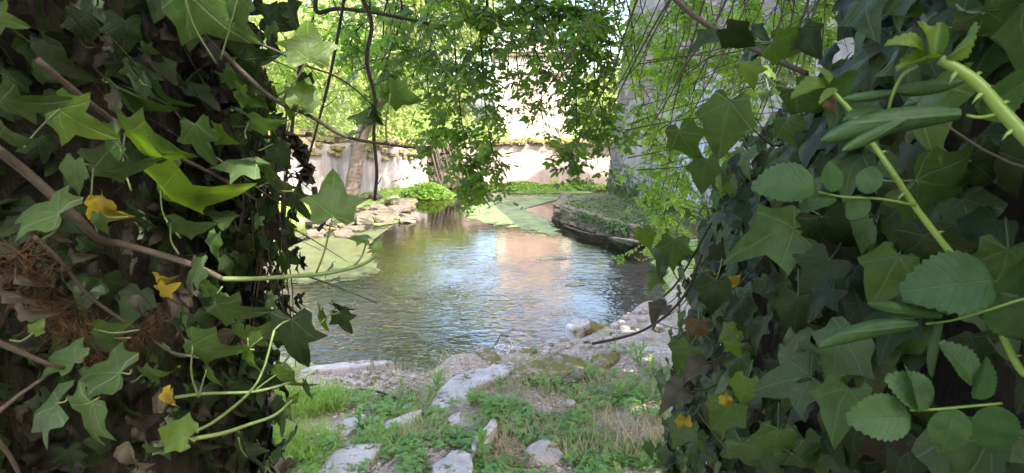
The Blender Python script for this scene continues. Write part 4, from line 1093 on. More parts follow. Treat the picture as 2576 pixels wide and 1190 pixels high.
TOCAM = -FWD
def hero(parent, u, v, phi, L, roll=0, tilt=0, y=.8, kind='mid', var=None, pet=None, stem_parent=None):
    """leaf whose middle is seen at (u,v); phi = direction base to tip in the view, L its length there; roll about the midrib, tilt away"""
    d = (RT * math.cos(R(phi)) + UP * math.sin(R(phi)))
    nrm = TOCAM
    yd = d * math.cos(R(tilt)) - TOCAM * math.sin(R(tilt)); nn = nrm * math.cos(R(tilt)) + d * math.sin(R(tilt))
    nn = Matrix.Rotation(R(roll), 3, yd) @ nn
    s = L * y / F / max(.35, math.cos(R(tilt)))
    c = P(u, v, y); base = c - yd * (s * .42)
    ms = ML[kind]; me = ms[(var if var is not None else random.randrange(len(ms))) % len(ms)]
    o = place(me.name.split('.')[0], me, M4(frame(yd, nn, s), base), parent)
    if kind in DLAB: o['label'] = DLAB[kind]
    if pet is not None:
        e = P(pet[0], pet[1], pet[2] if len(pet) > 2 else y)
        mid = base.lerp(e, .5) + Vector((0, 0, -.004)) - yd * (s * .08)
        mb = MB(); tube(mb, smooth_path([e, mid, base], 4), .0013, .0010, 5); mb.part('petiole', PETIOLE, parent)
    return o

# ------------------------------------------------------------------ left: ivy-covered trunk
TC = Vector((-1.06, 1.25, 0))
ltr = empty('ivy_covered_trunk', Vector((TC.x, TC.y, .3)), 'thick old tree trunk smothered in ivy filling the left side', 'tree trunk')
def trad(a, z): return .47 + .05 * math.sin(3 * a + z) + .035 * math.sin(7 * a + 2 * z) + .05 * max(0, z - 2.2)
V = []; nz_, na = 60, 64
for i in range(nz_ + 1):
    z = .2 + 3.4 * i / nz_
    for j in range(na):
        a = 2 * math.pi * j / na; r_ = trad(a, z) + .03 * mnoise.noise(Vector((math.cos(a) * 6, math.sin(a) * 6, z * 1.6))) + .012 * mnoise.noise(Vector((a * 12, 3, z * 3)))
        V.append((TC.x + r_ * math.cos(a), TC.y + r_ * math.sin(a), z))
mb = MB(); mb.add(V, None, [[i * na + j, i * na + (j + 1) % na, (i + 1) * na + (j + 1) % na, (i + 1) * na + j] for i in range(nz_) for j in range(na)])
mb.part('trunk', BARK, ltr)
# dead hanging leaves and twigs that clothe the trunk (too many to count)
def trunk_pts(m, zlo, zhi, out):
    a = rng.uniform(-2.9, .75, m); z = rng.uniform(zlo, zhi, m)
    rr = np.array([trad(x, y) for x, y in zip(a, z)]) + out
    return np.stack([TC.x + rr * np.cos(a), TC.y + rr * np.sin(a), z], 1), np.stack([np.cos(a), np.sin(a), 0 * a], 1)
mb = MB()
for t in DEADT:
    Q, Nr = trunk_pts(420, 1.0, 2.9, rng.uniform(.0, .06, 420)); m = 420
    Yd = np.array([0, 0, -1.0]) + rng.normal(size=(m, 3)) * .4
    scatter(mb, t, frames_np(Yd, Nr + rng.normal(size=(m, 3)) * .6, rng.uniform(.03, .07, m)), Q)
mb.part('dead_leaves', DEAD_D, ltr, kind='stuff', label='dark dead leaves hanging all over the trunk')
mb = MB()
for t in IVT_L:
    Q, Nr = trunk_pts(560, 1.0, 3.0, rng.uniform(.01, .10, 560)); m = 560
    Yd = np.array([0, 0, -.7]) + rng.normal(size=(m, 3)) * .6
    scatter(mb, t, frames_np(Yd, Nr * .8 + np.array([0, -.1, .5]) + rng.normal(size=(m, 3)) * .4, rng.uniform(.028, .065, m)), Q)
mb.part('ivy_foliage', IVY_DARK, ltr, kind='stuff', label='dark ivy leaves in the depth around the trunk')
for k in range(60):
    u0 = random.uniform(-60, 560); v0 = random.uniform(-120, 500); L = random.uniform(200, 520); an = R(random.choice((-38, -42, -30, -50, -58)) + random.uniform(-12, 12)); y0 = random.uniform(.82, 1.15)
    pts = [P(u0 + L * t * math.cos(an) + random.uniform(-12, 12), v0 - L * t * math.sin(an) + random.uniform(-12, 12), y0 + .25 * t) for t in (0, .35, .7, 1)]
    mb = MB(); tube(mb, smooth_path(pts, 4), random.uniform(.0007, .0022), .0006, 5, .2, True, True); mb.part('twig', random.choice((STEM_D, STEM_B, STEM_D, PETIOLE) if k % 4 == 0 else (STEM_D, STEM_B)), ltr)
for k in range(46):
    u0 = random.uniform(590, 730); v0 = random.uniform(250, 560); y0 = random.uniform(1.1, 1.6); L = random.uniform(220, 480)
    pts = [P(u0 + random.uniform(-28, 28) * (t + .2), v0 + L * t, y0) for t in (0, .3, .6, 1)]
    mb = MB(); tube(mb, smooth_path(pts, 4), random.uniform(.001, .0035), .001, 5, .3); mb.part('twig', random.choice((STEM_D, STEM_D, STEM_B)), ltr)
# ivy added above the frame to keep sky light off the left side
mb = MB(); m = 2600
Q = np.stack([rng.uniform(-2.3, -.12, m), rng.uniform(.1, 1.9, m), rng.uniform(2.62, 3.15, m)], 1)
scatter(mb, IVT_L[0], frames_np(rng.normal(size=(m, 3)), tilt_up(m, .5), rng.uniform(.06, .11, m)), Q)
mb.part('ivy_shade_head', IVY_DARK, ltr, kind='stuff', label='ivy added above the frame over the trunk to shade the left side')
# fuzzy aerial roots
def fuzz(path, k, rad, name='aerial_roots'):
    mb = MB(); pth = smooth_path(path, 8)
    tube(mb, pth, rad * .35, rad * .2, 6, .4)
    for i in range(k):
        p = random.choice(pth) + Vector(rvec(1)[0]) * rad * .4; d = Vector(rvec(1)[0]) * rad * 1.1; q = p + d; r2 = q + Vector(rvec(1)[0]) * rad * .8
        tube(mb, [p, q, r2], .0007, .0004, 3, 0, False)
    mb.part(name, ROOTF, ltr, kind='stuff', label='tangled rusty brown aerial root fibres')
fuzz([P(30, 640, .74), P(60, 655, .75), P(75, 690, .75), P(105, 700, .76)], 160, .022)
fuzz([P(70, 750, .76), P(130, 790, .77), P(180, 825, .78), P(240, 865, .79), P(270, 895, .8)], 300, .022)
fuzz([P(385, 790, .84), P(380, 830, .84), P(345, 850, .84), P(320, 890, .84)], 160, .014)

# runner stems that reach out to the right
SV = {}
def stem(key, pts, r0, r1, mat, parent=ltr, n=7):
    mb = MB(); path = smooth_path([P(*p) for p in pts], 5); tube(mb, path, r0, r1, n, .12)
    o = mb.part('stem', mat, parent); SV[key] = o; return o
stem('a', [(-20, 365, .62), (75, 440, .66), (190, 545, .70), (250, 600, .74), (330, 620, .78), (480, 665, .80), (560, 702, .82)], .0052, .0036, STEM_B)
stem('a2', [(556, 702, .82), (640, 701, .82), (720, 696, .81), (800, 690, .80), (880, 675, .80), (930, 655, .80), (950, 628, .80)], .0036, .0018, STEM_G)
stem('b', [(95, 150, .70), (210, 245, .75), (300, 312, .80), (380, 350, .82), (450, 395, .84), (550, 445, .9), (640, 500, .95)], .0034, .002, STEM_B)
stem('c', [(560, 130, .85), (620, 190, .85), (690, 250, .85), (780, 292, .86), (850, 335, .87), (900, 352, .88), (985, 365, .90), (1045, 371, .92)], .0032, .0017, STEM_D)
stem('d', [(480, 1105, .70), (560, 1090, .72), (620, 1070, .74), (690, 1045, .75), (735, 1006, .76)], .0028, .0016, STEM_G)
stem('e', [(480, 1090, .74), (540, 1060, .74), (620, 995, .74), (660, 935, .75), (690, 830, .76)], .0020, .0012, STEM_G)
stem('f', [(440, 1000, .78), (520, 990, .78), (640, 985, .78), (735, 960, .78), (800, 930, .80)], .0022, .0012, STEM_G)
stem('g', [(-20, 855, .66), (50, 885, .68), (120, 915, .7), (160, 925, .72)], .0038, .002, STEM_B)
stem('h', [(85, 595, .78), (160, 665, .8), (220, 740, .82), (300, 800, .84), (380, 850, .85), (430, 885, .86), (500, 900, .86)], .0028, .0018, STEM_B)
stem('i', [(-10, 1040, .66), (60, 985, .70), (140, 930, .73)], .0026, .0018, STEM_B)
stem('j', [(760, 690, 1.1), (830, 715, 1.1), (900, 742, 1.1), (948, 763, 1.1)], .0018, .001, STEM_D)
stem('k', [(630, 100, .85), (700, 130, .86), (770, 165, .88), (840, 190, .9), (900, 230, .92), (960, 290, .94)], .0018, .001, STEM_D)
stem('l', [(-10, 1105, .62), (20, 1140, .64), (50, 1195, .66)], .0028, .0022, STEM_B)
stem('m', [(690, 940, .80), (760, 860, .84), (830, 790, .88), (850, 770, .9)], .0014, .001, STEM_G)

H = [ # u, v, phi, L, roll, tilt, y, kind, variant, petiole end, stem key
 (75, 262, -8, 150, 62, 10, .66, 'old', 0, (-10, 300), 'a'), (205, 312, -35, 135, 20, 15, .68, 'young', 0, (60, 375), 'a'), (38, 355, -15, 100, 62, 0, .64, 'old', 1, (-10, 380), 'a'),
 (385, 375, -28, 190, 60, 0, .78, 'mid', 1, (330, 480), 'a'), (275, 392, -150, 120, 20, 40, .80, 'mid', 2, (330, 420), 'a'), (187, 445, -100, 95, 15, 15, .80, 'mid', 3, (225, 415), 'a'),
 (305, 428, -5, 150, 58, 10, .74, 'old', 4, (250, 600), 'a'), (90, 532, 178, 165, 45, 15, .62, 'old', 0, (110, 600), 'a'), (495, 496, -12, 225, 58, 0, .78, 'young', 4, (455, 600), 'a'),
 (280, 530, -60, 85, 25, 30, .73, 'yellow', 0, None, 'a'), (255, 565, -80, 60, 20, 20, .72, 'mid', 3, (325, 545), 'a'), (480, 570, -12, 125, 62, 0, .76, 'old', 2, (450, 640), 'a'),
 (505, 362, -80, 110, 20, 20, .86, 'mid', 0, (545, 330), 'b'), (590, 408, 175, 125, 58, 0, .86, 'old', 1, (640, 430), 'b'), (345, 245, -30, 170, 70, 0, .82, 'old', 5, (260, 200), 'b'),
 (420, 250, -40, 110, 70, 0, .84, 'old', 4, (350, 200), 'b'), (300, 270, -110, 70, 30, 20, .82, 'pale', 0, None, 'b'), (160, 160, -50, 150, 50, 20, .80, 'dark', 2, None, 'b'),
 (540, 45, -40, 190, 15, 20, .80, 'mid', 1, (545, 160), 'c'), (600, 28, -100, 90, 15, 20, .80, 'mid', 3, (555, 150), 'c'), (17, 50, -30, 80, 30, 10, .7, 'mid', 0, None, 'b'),
 (775, 98, 95, 120, 18, 15, .84, 'young', 0, (700, 240, .85), 'c'), (768, 232, 75, 85, 20, 20, .86, 'young', 2, (740, 285, .86), 'c'), (730, 270, -110, 60, 20, 20, .86, 'young', 3, (700, 255, .86), 'c'),
 (1018, 248, -20, 85, 35, 10, .90, 'mid', 1, (973, 365, .90), 'c'), (905, 297, 170, 75, 45, 10, .88, 'dark', 5, (870, 340, .88), 'c'), (948, 295, -60, 60, 65, 0, .88, 'dark', 3, (900, 352, .88), 'c'),
 (667, 311, -12, 95, 65, 0, .84, 'old', 2, (620, 350), 'c'), (645, 147, 0, 110, 40, 10, .86, 'dark', 4, (580, 160), 'c'), (838, 487, 92, 130, 12, 12, .80, 'mid', 0, (795, 688, .80), 'a2'),
 (707, 470, -20, 80, 62, 0, .9, 'old', 1, (640, 470), 'b'), (752, 515, -70, 85, 35, 10, .92, 'dark', 0, (700, 480), 'b'), (705, 390, -60, 75, 10, 10, .92, 'dark', 3, (650, 380), 'c'),
 (640, 210, -50, 85, 20, 10, .9, 'dark', 2, (640, 180), 'c'), (950, 618, 80, 34, 10, 10, .80, 'young', 3, None, 'a2'), (900, 595, 170, 60, 65, 0, .80, 'mid', 1, (885, 674, .8), 'a2'),
 (485, 690, -150, 85, 30, 20, .78, 'old', 0, (545, 690), 'a'), (532, 730, -30, 70, 40, 0, .80, 'mid', 3, (500, 700), 'a'), (600, 785, -20, 130, 45, 20, .80, 'old', 0, (560, 720), 'a'),
 (415, 700, -25, 55, 55, 0, .79, 'yellow', 1, None, 'a'), (425, 727, 15, 55, 35, 0, .79, 'yellow', 3, None, 'a'), (545, 885, -20, 140, 35, 15, .76, 'mid', 4, (500, 1000), 'e'),
 (280, 827, 0, 95, 50, 10, .76, 'mid', 2, (350, 830), 'h'), (275, 868, -40, 95, 30, 20, .78, 'old', 3, (330, 850), 'h'), (155, 900, 170, 110, 45, 20, .74, 'old', 5, (205, 890), 'g'),
 (245, 938, -175, 160, 45, 15, .72, 'old', 0, (330, 930), 'g'), (225, 1068, -108, 165, 25, 25, .62, 'mid', 0, (250, 1000), 'd'), (100, 1040, -150, 160, 40, 20, .66, 'old', 1, (170, 1000), 'g'),
 (437, 1085, 165, 105, 30, 15, .70, 'young', 2, (490, 1100), 'd'), (390, 945, -5, 78, 50, 0, .76, 'mid', 1, (330, 960), 'f'), (535, 950, -55, 65, 45, 0, .77, 'mid', 3, (500, 1000), 'f'),
 (335, 1158, -85, 85, 20, 20, .70, 'pale', 1, None, 'd'), (95, 822, 60, 42, 20, 10, .68, 'young', 3, (25, 855), 'g'), (430, 1005, -90, 60, 30, 10, .76, 'yellow', 2, None, 'e'),
 (742, 862, -85, 150, 14, 15, .78, 'dark', 0, (690, 830, .76), 'e'), (735, 965, -35, 110, 50, 10, .78, 'mid', 4, (640, 985, .78), 'f'), (775, 985, -70, 65, 55, 0, .78, 'old', 3, (735, 960, .78), 'f'),
 (865, 812, -70, 68, 12, 10, .88, 'dark', 0, (830, 790, .88), 'm'), (815, 812, -75, 70, 55, 0, .88, 'young', 3, (800, 760, .88), 'm'), (863, 772, -25, 60, 65, 0, .9, 'dark', 5, (830, 760, .9), 'm'),
 (655, 832, 30, 85, 45, 10, .80, 'mid', 5, (640, 880), 'e'), (630, 905, -70, 75, 45, 0, .80, 'mid', 2, (660, 850), 'e'), (620, 1130, -70, 100, 50, 0, .76, 'dark', 5, (600, 1080), 'd'), (645, 1165, -35, 70, 60, 0, .76, 'dark', 1, (600, 1100), 'd'),
 (740, 1002, 45, 36, 40, 0, .76, 'young', 3, None, 'd'), (605, 835, -60, 70, 40, 0, .82, 'mid', 3, (560, 780), 'a'), (60, 700, -60, 70, 45, 0, .70, 'pale', 2, None, 'g'), (80, 780, -40, 90, 45, 0, .70, 'pale', 0, None, 'g'),
 (345, 770, -100, 50, 20, 0, .82, 'pale', 1, None, 'h'), (30, 740, -50, 90, 50, 0, .66, 'pale', 2, None, 'g'), (250, 690, -80, 60, 30, 10, .82, 'dead', 1, None, 'h'), (200, 640, -30, 60, 40, 0, .8, 'pale', 2, None, 'h'),
 (540, 620, -95, 75, 35, 0, .82, 'mid', 2, None, 'a'), (560, 345, -40, 75, 45, 0, .86, 'young', 2, None, 'c'), (620, 250, -40, 75, 50, 0, .86, 'mid', 0, None, 'c'), (590, 205, -30, 60, 45, 0, .88, 'mid', 3, None, 'c'),
 (685, 90, -80, 60, 30, 0, .9, 'mid', 3, None, 'k'), (690, 118, -60, 50, 40, 0, .9, 'dark', 2, None, 'k'), (700, 60, -20, 90, 30, 0, .95, 'dark', 4, None, 'k'), (735, 40, -70, 80, 20, 0, .95, 'dark', 5, None, 'k')]
for (u, v, phi, L, roll, tilt, y, kind, var, pt, key) in H:
    hero(SV[key], u, v, phi, L, roll, tilt, y, kind, var, pt)
# smaller leaves clustered on the hanging tangle right of the trunk
for k in range(150):
    u = random.gauss(665, 45); v = random.uniform(180, 800); 
    if u < 590: u = 590 + random.random() * 60
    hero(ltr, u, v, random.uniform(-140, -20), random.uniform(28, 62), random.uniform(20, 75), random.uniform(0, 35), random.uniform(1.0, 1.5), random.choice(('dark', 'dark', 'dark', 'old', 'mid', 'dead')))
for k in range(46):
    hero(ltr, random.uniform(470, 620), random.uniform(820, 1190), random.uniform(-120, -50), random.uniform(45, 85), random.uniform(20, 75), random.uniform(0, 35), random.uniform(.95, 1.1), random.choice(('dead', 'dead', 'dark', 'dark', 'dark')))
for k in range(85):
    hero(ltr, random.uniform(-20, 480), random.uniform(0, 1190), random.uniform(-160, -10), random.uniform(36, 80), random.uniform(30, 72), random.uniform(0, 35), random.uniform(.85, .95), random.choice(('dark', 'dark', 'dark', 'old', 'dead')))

# separate bare vine stems hanging left of centre
for pts, r0, lab in (([(905, -20, 2.2), (935, 60, 2.2), (922, 150, 2.2), (943, 250, 2.2), (940, 340, 2.2), (948, 430, 2.2), (942, 505, 2.2)], .0075, 'crooked dark vine stem hanging down before the left wall'),
                    ([(868, -20, 2.3), (850, 90, 2.3), (828, 200, 2.3), (800, 310, 2.3), (772, 412, 2.3)], .006, 'straight slanting vine stem left of the crooked one'),
                    ([(762, 120, 2.0), (742, 260, 2.0), (728, 380, 2.0), (705, 560, 2.0)], .006, 'dark upright vine stem next to the ivy tangle'),
                    ([(795, -20, 2.4), (798, 30, 2.4), (850, 22, 2.4), (960, 35, 2.4), (1080, 60, 2.4)], .008, 'dark crosswise branch at the top left of centre'),
                    ([(790, 470, 1.8), (800, 530, 1.8), (815, 555, 1.8), (800, 580, 1.8)], .008, 'short twisted dry stem behind the big ivy leaf')):
    mb = MB(); path = smooth_path([P(*p) for p in pts], 6); root = empty('vine_stem', path[0], lab, 'vine stem', 'bare vine stems left of centre')
    tube(mb, path, r0, r0 * .7, 7, .25); so = mb.part('stem', STEM_D, root)
    for k in range(3):
        p = random.choice(path[4:-2]); d = Vector((random.uniform(-.06, .08), 0, random.uniform(-.03, .05)))
        tb = MB(); tube(tb, smooth_path([p, p + d * .6 + Vector((0, 0, -.004)), p + d], 3), .002, .001, 5); tb.part('twig', STEM_D, so)
# withered strand
mb = MB(); path = smooth_path([P(700, 330, 1.3), P(745, 350, 1.3), P(765, 390, 1.3), P(772, 430, 1.3), P(768, 460, 1.3)], 6)
root = empty('withered_strand', path[0], 'withered ivy strand with shrivelled leaves hanging before the left wall', 'ivy strand'); tube(mb, path, .003, .002, 6, .3); so = mb.part('stem', STEM_D, root)
for k in range(26):
    p = random.choice(path) ; yd = Vector((random.gauss(0, .5), random.gauss(0, .5), -1))
    place('dead_leaf', random.choice(ML['dead']), M4(frame(yd, Vector(rvec(1)[0]), random.uniform(.02, .04)), p), so)

# ------------------------------------------------------------------ right: ivy-covered wall
rtr = empty('ivy_mass', Vector((.6, 1.2, .2)), 'dense bank of dark ivy covering the right side of the gap', 'ivy')
def rtop(y): return float(np.interp(y, [.2, .84, 1.2, 1.75, 2.0], [2.75, 2.33, 2.10, 1.88, 1.55]))
def rsurf(y, t):
    """t 0 bottom .. 1 crest .. 1.4 over the top"""
    tp = rtop(y); z = .6 + (tp - .6) * min(t, 1.0)
    e = max(0, t - .75) 
    x = .44 + .02 * y + .9 * e * e + .06 * mnoise.noise(Vector((y * 2.2, z * 2.2, 3))) + max(0, y - 1.6) * .35
    if t > 1: z -= (t - 1) * .2
    return Vector((x, y, z))
V = []; n1_, n2_ = 40, 44
for i in range(n1_ + 1):
    for j in range(n2_ + 1): V.append(rsurf(.15 + 1.8 * i / n1_, 1.7 * j / n2_)[:])
V = [(x + .05, y, z) for x, y, z in V]
mb = MB(); m = n2_ + 1; mb.add(V, None, [[i * m + j, i * m + j + 1, (i + 1) * m + j + 1, (i + 1) * m + j] for i in range(n1_) for j in range(n2_)])
mb.part('old_stems', BARK, rtr, label='dark matted stems behind the ivy leaves')
def rnormal(y, t):
    a = rsurf(y + .01, t) - rsurf(y - .01, t); b = rsurf(y, t + .01) - rsurf(y, t - .01)
    nn = b.cross(a); nn.normalize()
    return nn if nn.x < 0 else -nn
allr = []
for k in range(3600):
    y = .25 + 1.72 * random.random() ** .8; t = .15 + 1.35 * random.random() ** .9
    allr.append((y, t))
indiv = []
for (y, t) in allr:
    p = rsurf(y, t); nn = rnormal(y, t); inv = p - CAM
    d = inv.dot(FWD); u = 1288 + F * inv.dot(RT) / d; v = 595 - F * inv.dot(UP) / d
    indiv.append((1 if (1600 < u < 2620 and -40 < v < 1230) else 0, d, p, nn, y))
order = sorted(indiv, key=lambda q: (-q[0], q[1]))
vis = [q for q in order if q[0]]
stp = max(1, len(vis) // 285)
big = set(id(q) for q in vis[::stp][:285])
rest = {k: ([], [], [], []) for k in range(4)}
for q in indiv:
    _, d, p, nn, y = q
    out = random.uniform(.005, .07)
    drop = Vector((random.gauss(-.05, .35), random.gauss(-.15, .45), -1.0)); nm = nn * 1.1 + Vector((0, -.4, .6)) + Vector(rvec(1)[0]) * .30
    s = random.choice((.030, .045, .055, .066, .074)) * random.uniform(.85, 1.12) * (1.0 if y < .95 else .78)
    if id(q) in big:
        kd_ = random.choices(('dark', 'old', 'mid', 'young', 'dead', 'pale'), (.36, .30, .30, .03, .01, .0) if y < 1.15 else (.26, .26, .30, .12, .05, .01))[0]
        me = random.choice(ML[kd_]); o = place(me.name.split('.')[0], me, M4(frame(drop, nm, s * 1.1), p + nn * (out + .03)), rtr)
        if kd_ in DLAB: o['label'] = DLAB[kd_]
    else:
        c = rest[random.choices(range(4), (.6, .22, .12, .06))[0]]
        c[0].append(drop[:]); c[1].append(nm[:]); c[2].append(s); c[3].append((p + nn * out * .8)[:])
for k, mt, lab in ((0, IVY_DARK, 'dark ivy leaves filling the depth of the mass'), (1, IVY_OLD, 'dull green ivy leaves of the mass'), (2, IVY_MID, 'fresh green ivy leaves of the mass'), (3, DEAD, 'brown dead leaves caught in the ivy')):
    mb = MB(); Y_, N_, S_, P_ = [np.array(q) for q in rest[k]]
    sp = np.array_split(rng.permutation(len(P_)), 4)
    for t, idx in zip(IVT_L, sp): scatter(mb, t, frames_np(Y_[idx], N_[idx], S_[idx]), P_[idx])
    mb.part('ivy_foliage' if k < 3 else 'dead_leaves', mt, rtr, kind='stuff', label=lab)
# loose sprigs standing up along the crest and the rim
for k in range(46):
    y = random.uniform(.85, 1.9); t = random.uniform(.98, 1.25) if k < 30 else random.uniform(.3, 1.0)
    if k >= 30: y = random.uniform(1.7, 1.95)
    p = rsurf(y, t); q = p + Vector((random.uniform(-.10, .12), random.uniform(-.05, .12), random.uniform(.05, .24) if k < 30 else random.uniform(-.08, .12)))
    pth = smooth_path([p, p.lerp(q, .5) + Vector((0, 0, .02)), q], 4)
    mb = MB(); tube(mb, pth, .0016, .0009, 5); so = mb.part('sprig', random.choice((STEM_G, STEM_B)), rtr)
    for i in range(5):
        b = pth[min(len(pth) - 1, 2 + i * 2)]; a = i * 2.3 + k
        place('leaf', random.choice(ML[random.choice(('mid', 'mid', 'young', 'old', 'dark'))]), M4(frame(Vector((math.cos(a), math.sin(a), random.uniform(-.6, .2))), Vector((-.3, -.5, .8)) + Vector(rvec(1)[0]) * .5, random.uniform(.028, .055)), b), so)
for k in range(60):
    y = random.uniform(.4, 1.8); t = random.uniform(.3, 1.1); p = rsurf(y, t) + rnormal(y, t) * .03
    q = p + Vector((random.uniform(-.12, .02), random.uniform(-.12, .12), random.uniform(-.12, .14)))
    mb = MB(); tube(mb, smooth_path([p, p.lerp(q, .5) + Vector((0, 0, -.02)), q], 4), random.uniform(.001, .0025), .0008, 5); mb.part('twig', random.choice((STEM_B, STEM_D, PETIOLE)), rtr)
stem('r1', [(1690, -10, 1.3), (1760, 50, 1.25), (1850, 100, 1.2), (1950, 150, 1.1), (2030, 185, 1.05)], .0055, .0045, STEM_B, rtr)
stem('r2', [(1490, 865, 1.6), (1560, 850, 1.58), (1620, 830, 1.55), (1680, 790, 1.5), (1730, 730, 1.45), (1765, 640, 1.4)], .0035, .003, STEM_B, rtr)
stem('r3', [(1670, 745, 1.6), (1700, 715, 1.55), (1740, 650, 1.5), (1790, 560, 1.45)], .0028, .002, STEM_D, rtr)
HR = [ # hero ivy leaves on the right, incl. the pale-edged outliers along the rim
 (1915, 600, -160, 190, 35, 15, .86, 'mid', 4), (2110, 590, -40, 160, 55, 20, .82, 'dark', 0), (2380, 470, -8, 220, 40, 20, .60, 'old', 0), (2480, 440, -30, 150, 35, 20, .60, 'dark', 1),
 (1790, 745, -100, 100, 30, 20, 1.0, 'dark', 2), (1820, 1045, -120, 110, 25, 20, .85, 'mid', 3), (1870, 985, -100, 85, 25, 20, .82, 'young', 2), (1970, 960, 200, 150, 30, 25, .76, 'old', 0), (2120, 925, -80, 110, 20, 20, .72, 'mid', 3),
 (2040, 1010, -30, 130, 35, 20, .76, 'old', 4), (1950, 1120, -90, 110, 25, 20, .78, 'mid', 2), (1885, 1150, -60, 110, 30, 20, .82, 'old', 0), (2020, 1165, -40, 110, 30, 20, .76, 'old', 1),
 (1720, 905, -110, 95, 30, 20, 1.1, 'mid', 3), (1745, 930, -150, 80, 45, 0, 1.05, 'pale', 1), (1760, 830, -80, 62, 40, 20, 1.0, 'orange', 0), (1830, 840, -150, 60, 35, 0, .95, 'young', 2), (1850, 880, -60, 55, 35, 0, .92, 'young', 0),
 (1700, 1000, 200, 100, 60, 0, 1.05, 'pale', 0), (1710, 1090, -120, 90, 30, 10, 1.0, 'old', 2), (1690, 640, -95, 85, 25, 10, 1.35, 'mid', 1), (1625, 600, -70, 60, 30, 10, 1.5, 'young', 3), (1665, 660, -110, 90, 40, 10, 1.4, 'old', 4),
 (1890, 190, -80, 65, 20, 10, 1.1, 'young', 0), (1985, 120, -15, 100, 40, 10, 1.0, 'mid', 2), (1860, 95, -30, 90, 50, 10, 1.1, 'dark', 3), (1770, 105, -150, 85, 50, 0, 1.2, 'dark', 5), (1820, 320, -100, 150, 35, 15, 1.05, 'mid', 3),
 (1730, 370, -60, 110, 45, 10, 1.2, 'mid', 4), (1770, 440, -95, 90, 30, 10, 1.2, 'mid', 3), (2190, 250, -160, 160, 60, 15, .85, 'dark', 1), (2060, 250, -20, 150, 60, 10, .9, 'old', 3), (2450, 90, -15, 150, 60, 10, .62, 'old', 2), (2530, 60, -20, 150, 60, 10, .58, 'old', 1),
 (2300, 30, 170, 130, 50, 10, .75, 'mid', 3), (2200, 120, 200, 150, 60, 10, .8, 'old', 4), (2050, 700, -120, 130, 35, 20, .8, 'dark', 0), (2230, 700, -110, 150, 25, 15, .66, 'mid', 3), (2000, 790, -90, 120, 35, 20, .82, 'dark', 3), (2280, 860, -100, 130, 30, 20, .66, 'mid', 2),
 (2520, 690, -90, 150, 30, 20, .56, 'mid', 1), (1640, 705, -120, 60, 45, 0, 1.45, 'young', 1), (1655, 790, -130, 70, 50, 0, 1.4, 'pale', 2), (1790, 690, -20, 40, 40, 0, 1.1, 'yellow', 1), (1850, 700, 10, 45, 40, 0, 1.05, 'yellow', 2), (1830, 1010, -60, 40, 30, 0, .84, 'yellow', 0), (1720, 1070, -100, 50, 30, 0, 1.0, 'yellow', 0)]
for (u, v, phi, L, roll, tilt, y, kind, var) in HR:
    dl = math.radians(phi)
    hero(rtr, u, v, phi, L, roll, tilt, y, kind, var, (u - math.cos(dl) * L * .95 + 10, v + math.sin(dl) * L * .95, y + .05))

# ------------------------------------------------------------------ rose shoots
def rose_leaflet(seed, teeth=11, fold=.25, curl=.25, w=.36):
    V = []; F = []; r = random.Random(seed); rows = []
    for i in range(teeth * 2 + 1):
        t = i / (teeth * 2); wd = w * math.sin(math.pi * min(1, t * .97 + .03) ** .85) ** .75 if 0 < t < 1 else 0.0
        tooth = .035 if i % 2 else 0.0
        y = t + (0.02 if i % 2 else 0)
        row = []
        for f in (-1, -.5, 0, .5, 1):
            x = f * (wd + (tooth * (abs(f) == 1) if 0 < t < 1 else 0)); z = fold * abs(x) - curl * (t - .4) ** 2 + .012 * math.sin(t * 14 + f * 3 + seed)
            V.append((x, y * (1 if abs(f) < 1 else 1), z)); row.append(len(V) - 1)
        rows.append(row)
    for a, b in zip(rows[:-1], rows[1:]):
        for j in range(4): F += [[a[j], a[j + 1], b[j + 1]], [a[j], b[j + 1], b[j]]]
    return tmpl(V, F)
RT_ = [rose_leaflet(1), rose_leaflet(2, 12, .1, .15, .38), rose_leaflet(3, 10, .35, .35, .34)]
ML['rose'] = leafmeshes('leaflet', RT_, ROSE); ML['tip'] = leafmeshes('leaflet', [rose_leaflet(5, 7, .7, .5, .26), rose_leaflet(6, 7, .9, .2, .22)], ROSE_TIP)
def rolled(seed, bend):
    V = []; F = []; rows = []
    for i in range(15):
        t = i / 14; w = .075 * math.sin(math.pi * min(1, t * .95 + .05)) ** .6 + .012
        row = []
        for j in range(9):
            a = -2.6 + 5.2 * j / 8; x = w * math.sin(a) * 1.15; z = w * (1 - math.cos(a)) * .9
            V.append((x + bend * t * t, t, z)); row.append(len(V) - 1)
        rows.append(row)
    for a, b in zip(rows[:-1], rows[1:]):
        for j in range(8): F += [[a[j], a[j + 1], b[j + 1]], [a[j], b[j + 1], b[j]]]
    return tmpl(V, F)
ML['rolled'] = leafmeshes('rolled_leaflet', [rolled(1, .12), rolled(2, -.10), rolled(3, .02)], ROSE)
def thorn(parent, p, d, s=.006):
    mb = MB(); tube(mb, [p - d * .001, p + d * s * .5 + Vector((0, 0, -.0008)), p + d * s + Vector((0, 0, -.0025))], .0018, .0002, 5); mb.part('thorn', ROSE_STEM, parent)
def shoot(pts, r0, r1, label):
    path = smooth_path([P(*p) for p in pts], 6)
    root = empty('rose_shoot', path[0], label, 'rose shoot', 'young rose shoots on the right')
    mb = MB(); tube(mb, path, r0, r1, 9, .16); so = mb.part('stem', ROSE_STEM, root)
    for k in range(7):
        i = 2 + k * (len(path) - 4) // 7; t = (path[i + 1] - path[i - 1]).normalized(); sd = t.cross(TOCAM).normalized() * (1 if k % 2 else -1)
        r_ = r0 + (r1 - r0) * i / len(path); thorn(so, path[i] + sd * r_, sd)
    return root, so
def rachis(parent, pts, r=.0012):
    mb = MB(); tube(mb, smooth_path([P(*p) for p in pts], 5), r, r * .7, 6); o = mb.part('leaf_stalk', ROSE_STEM, parent); return o
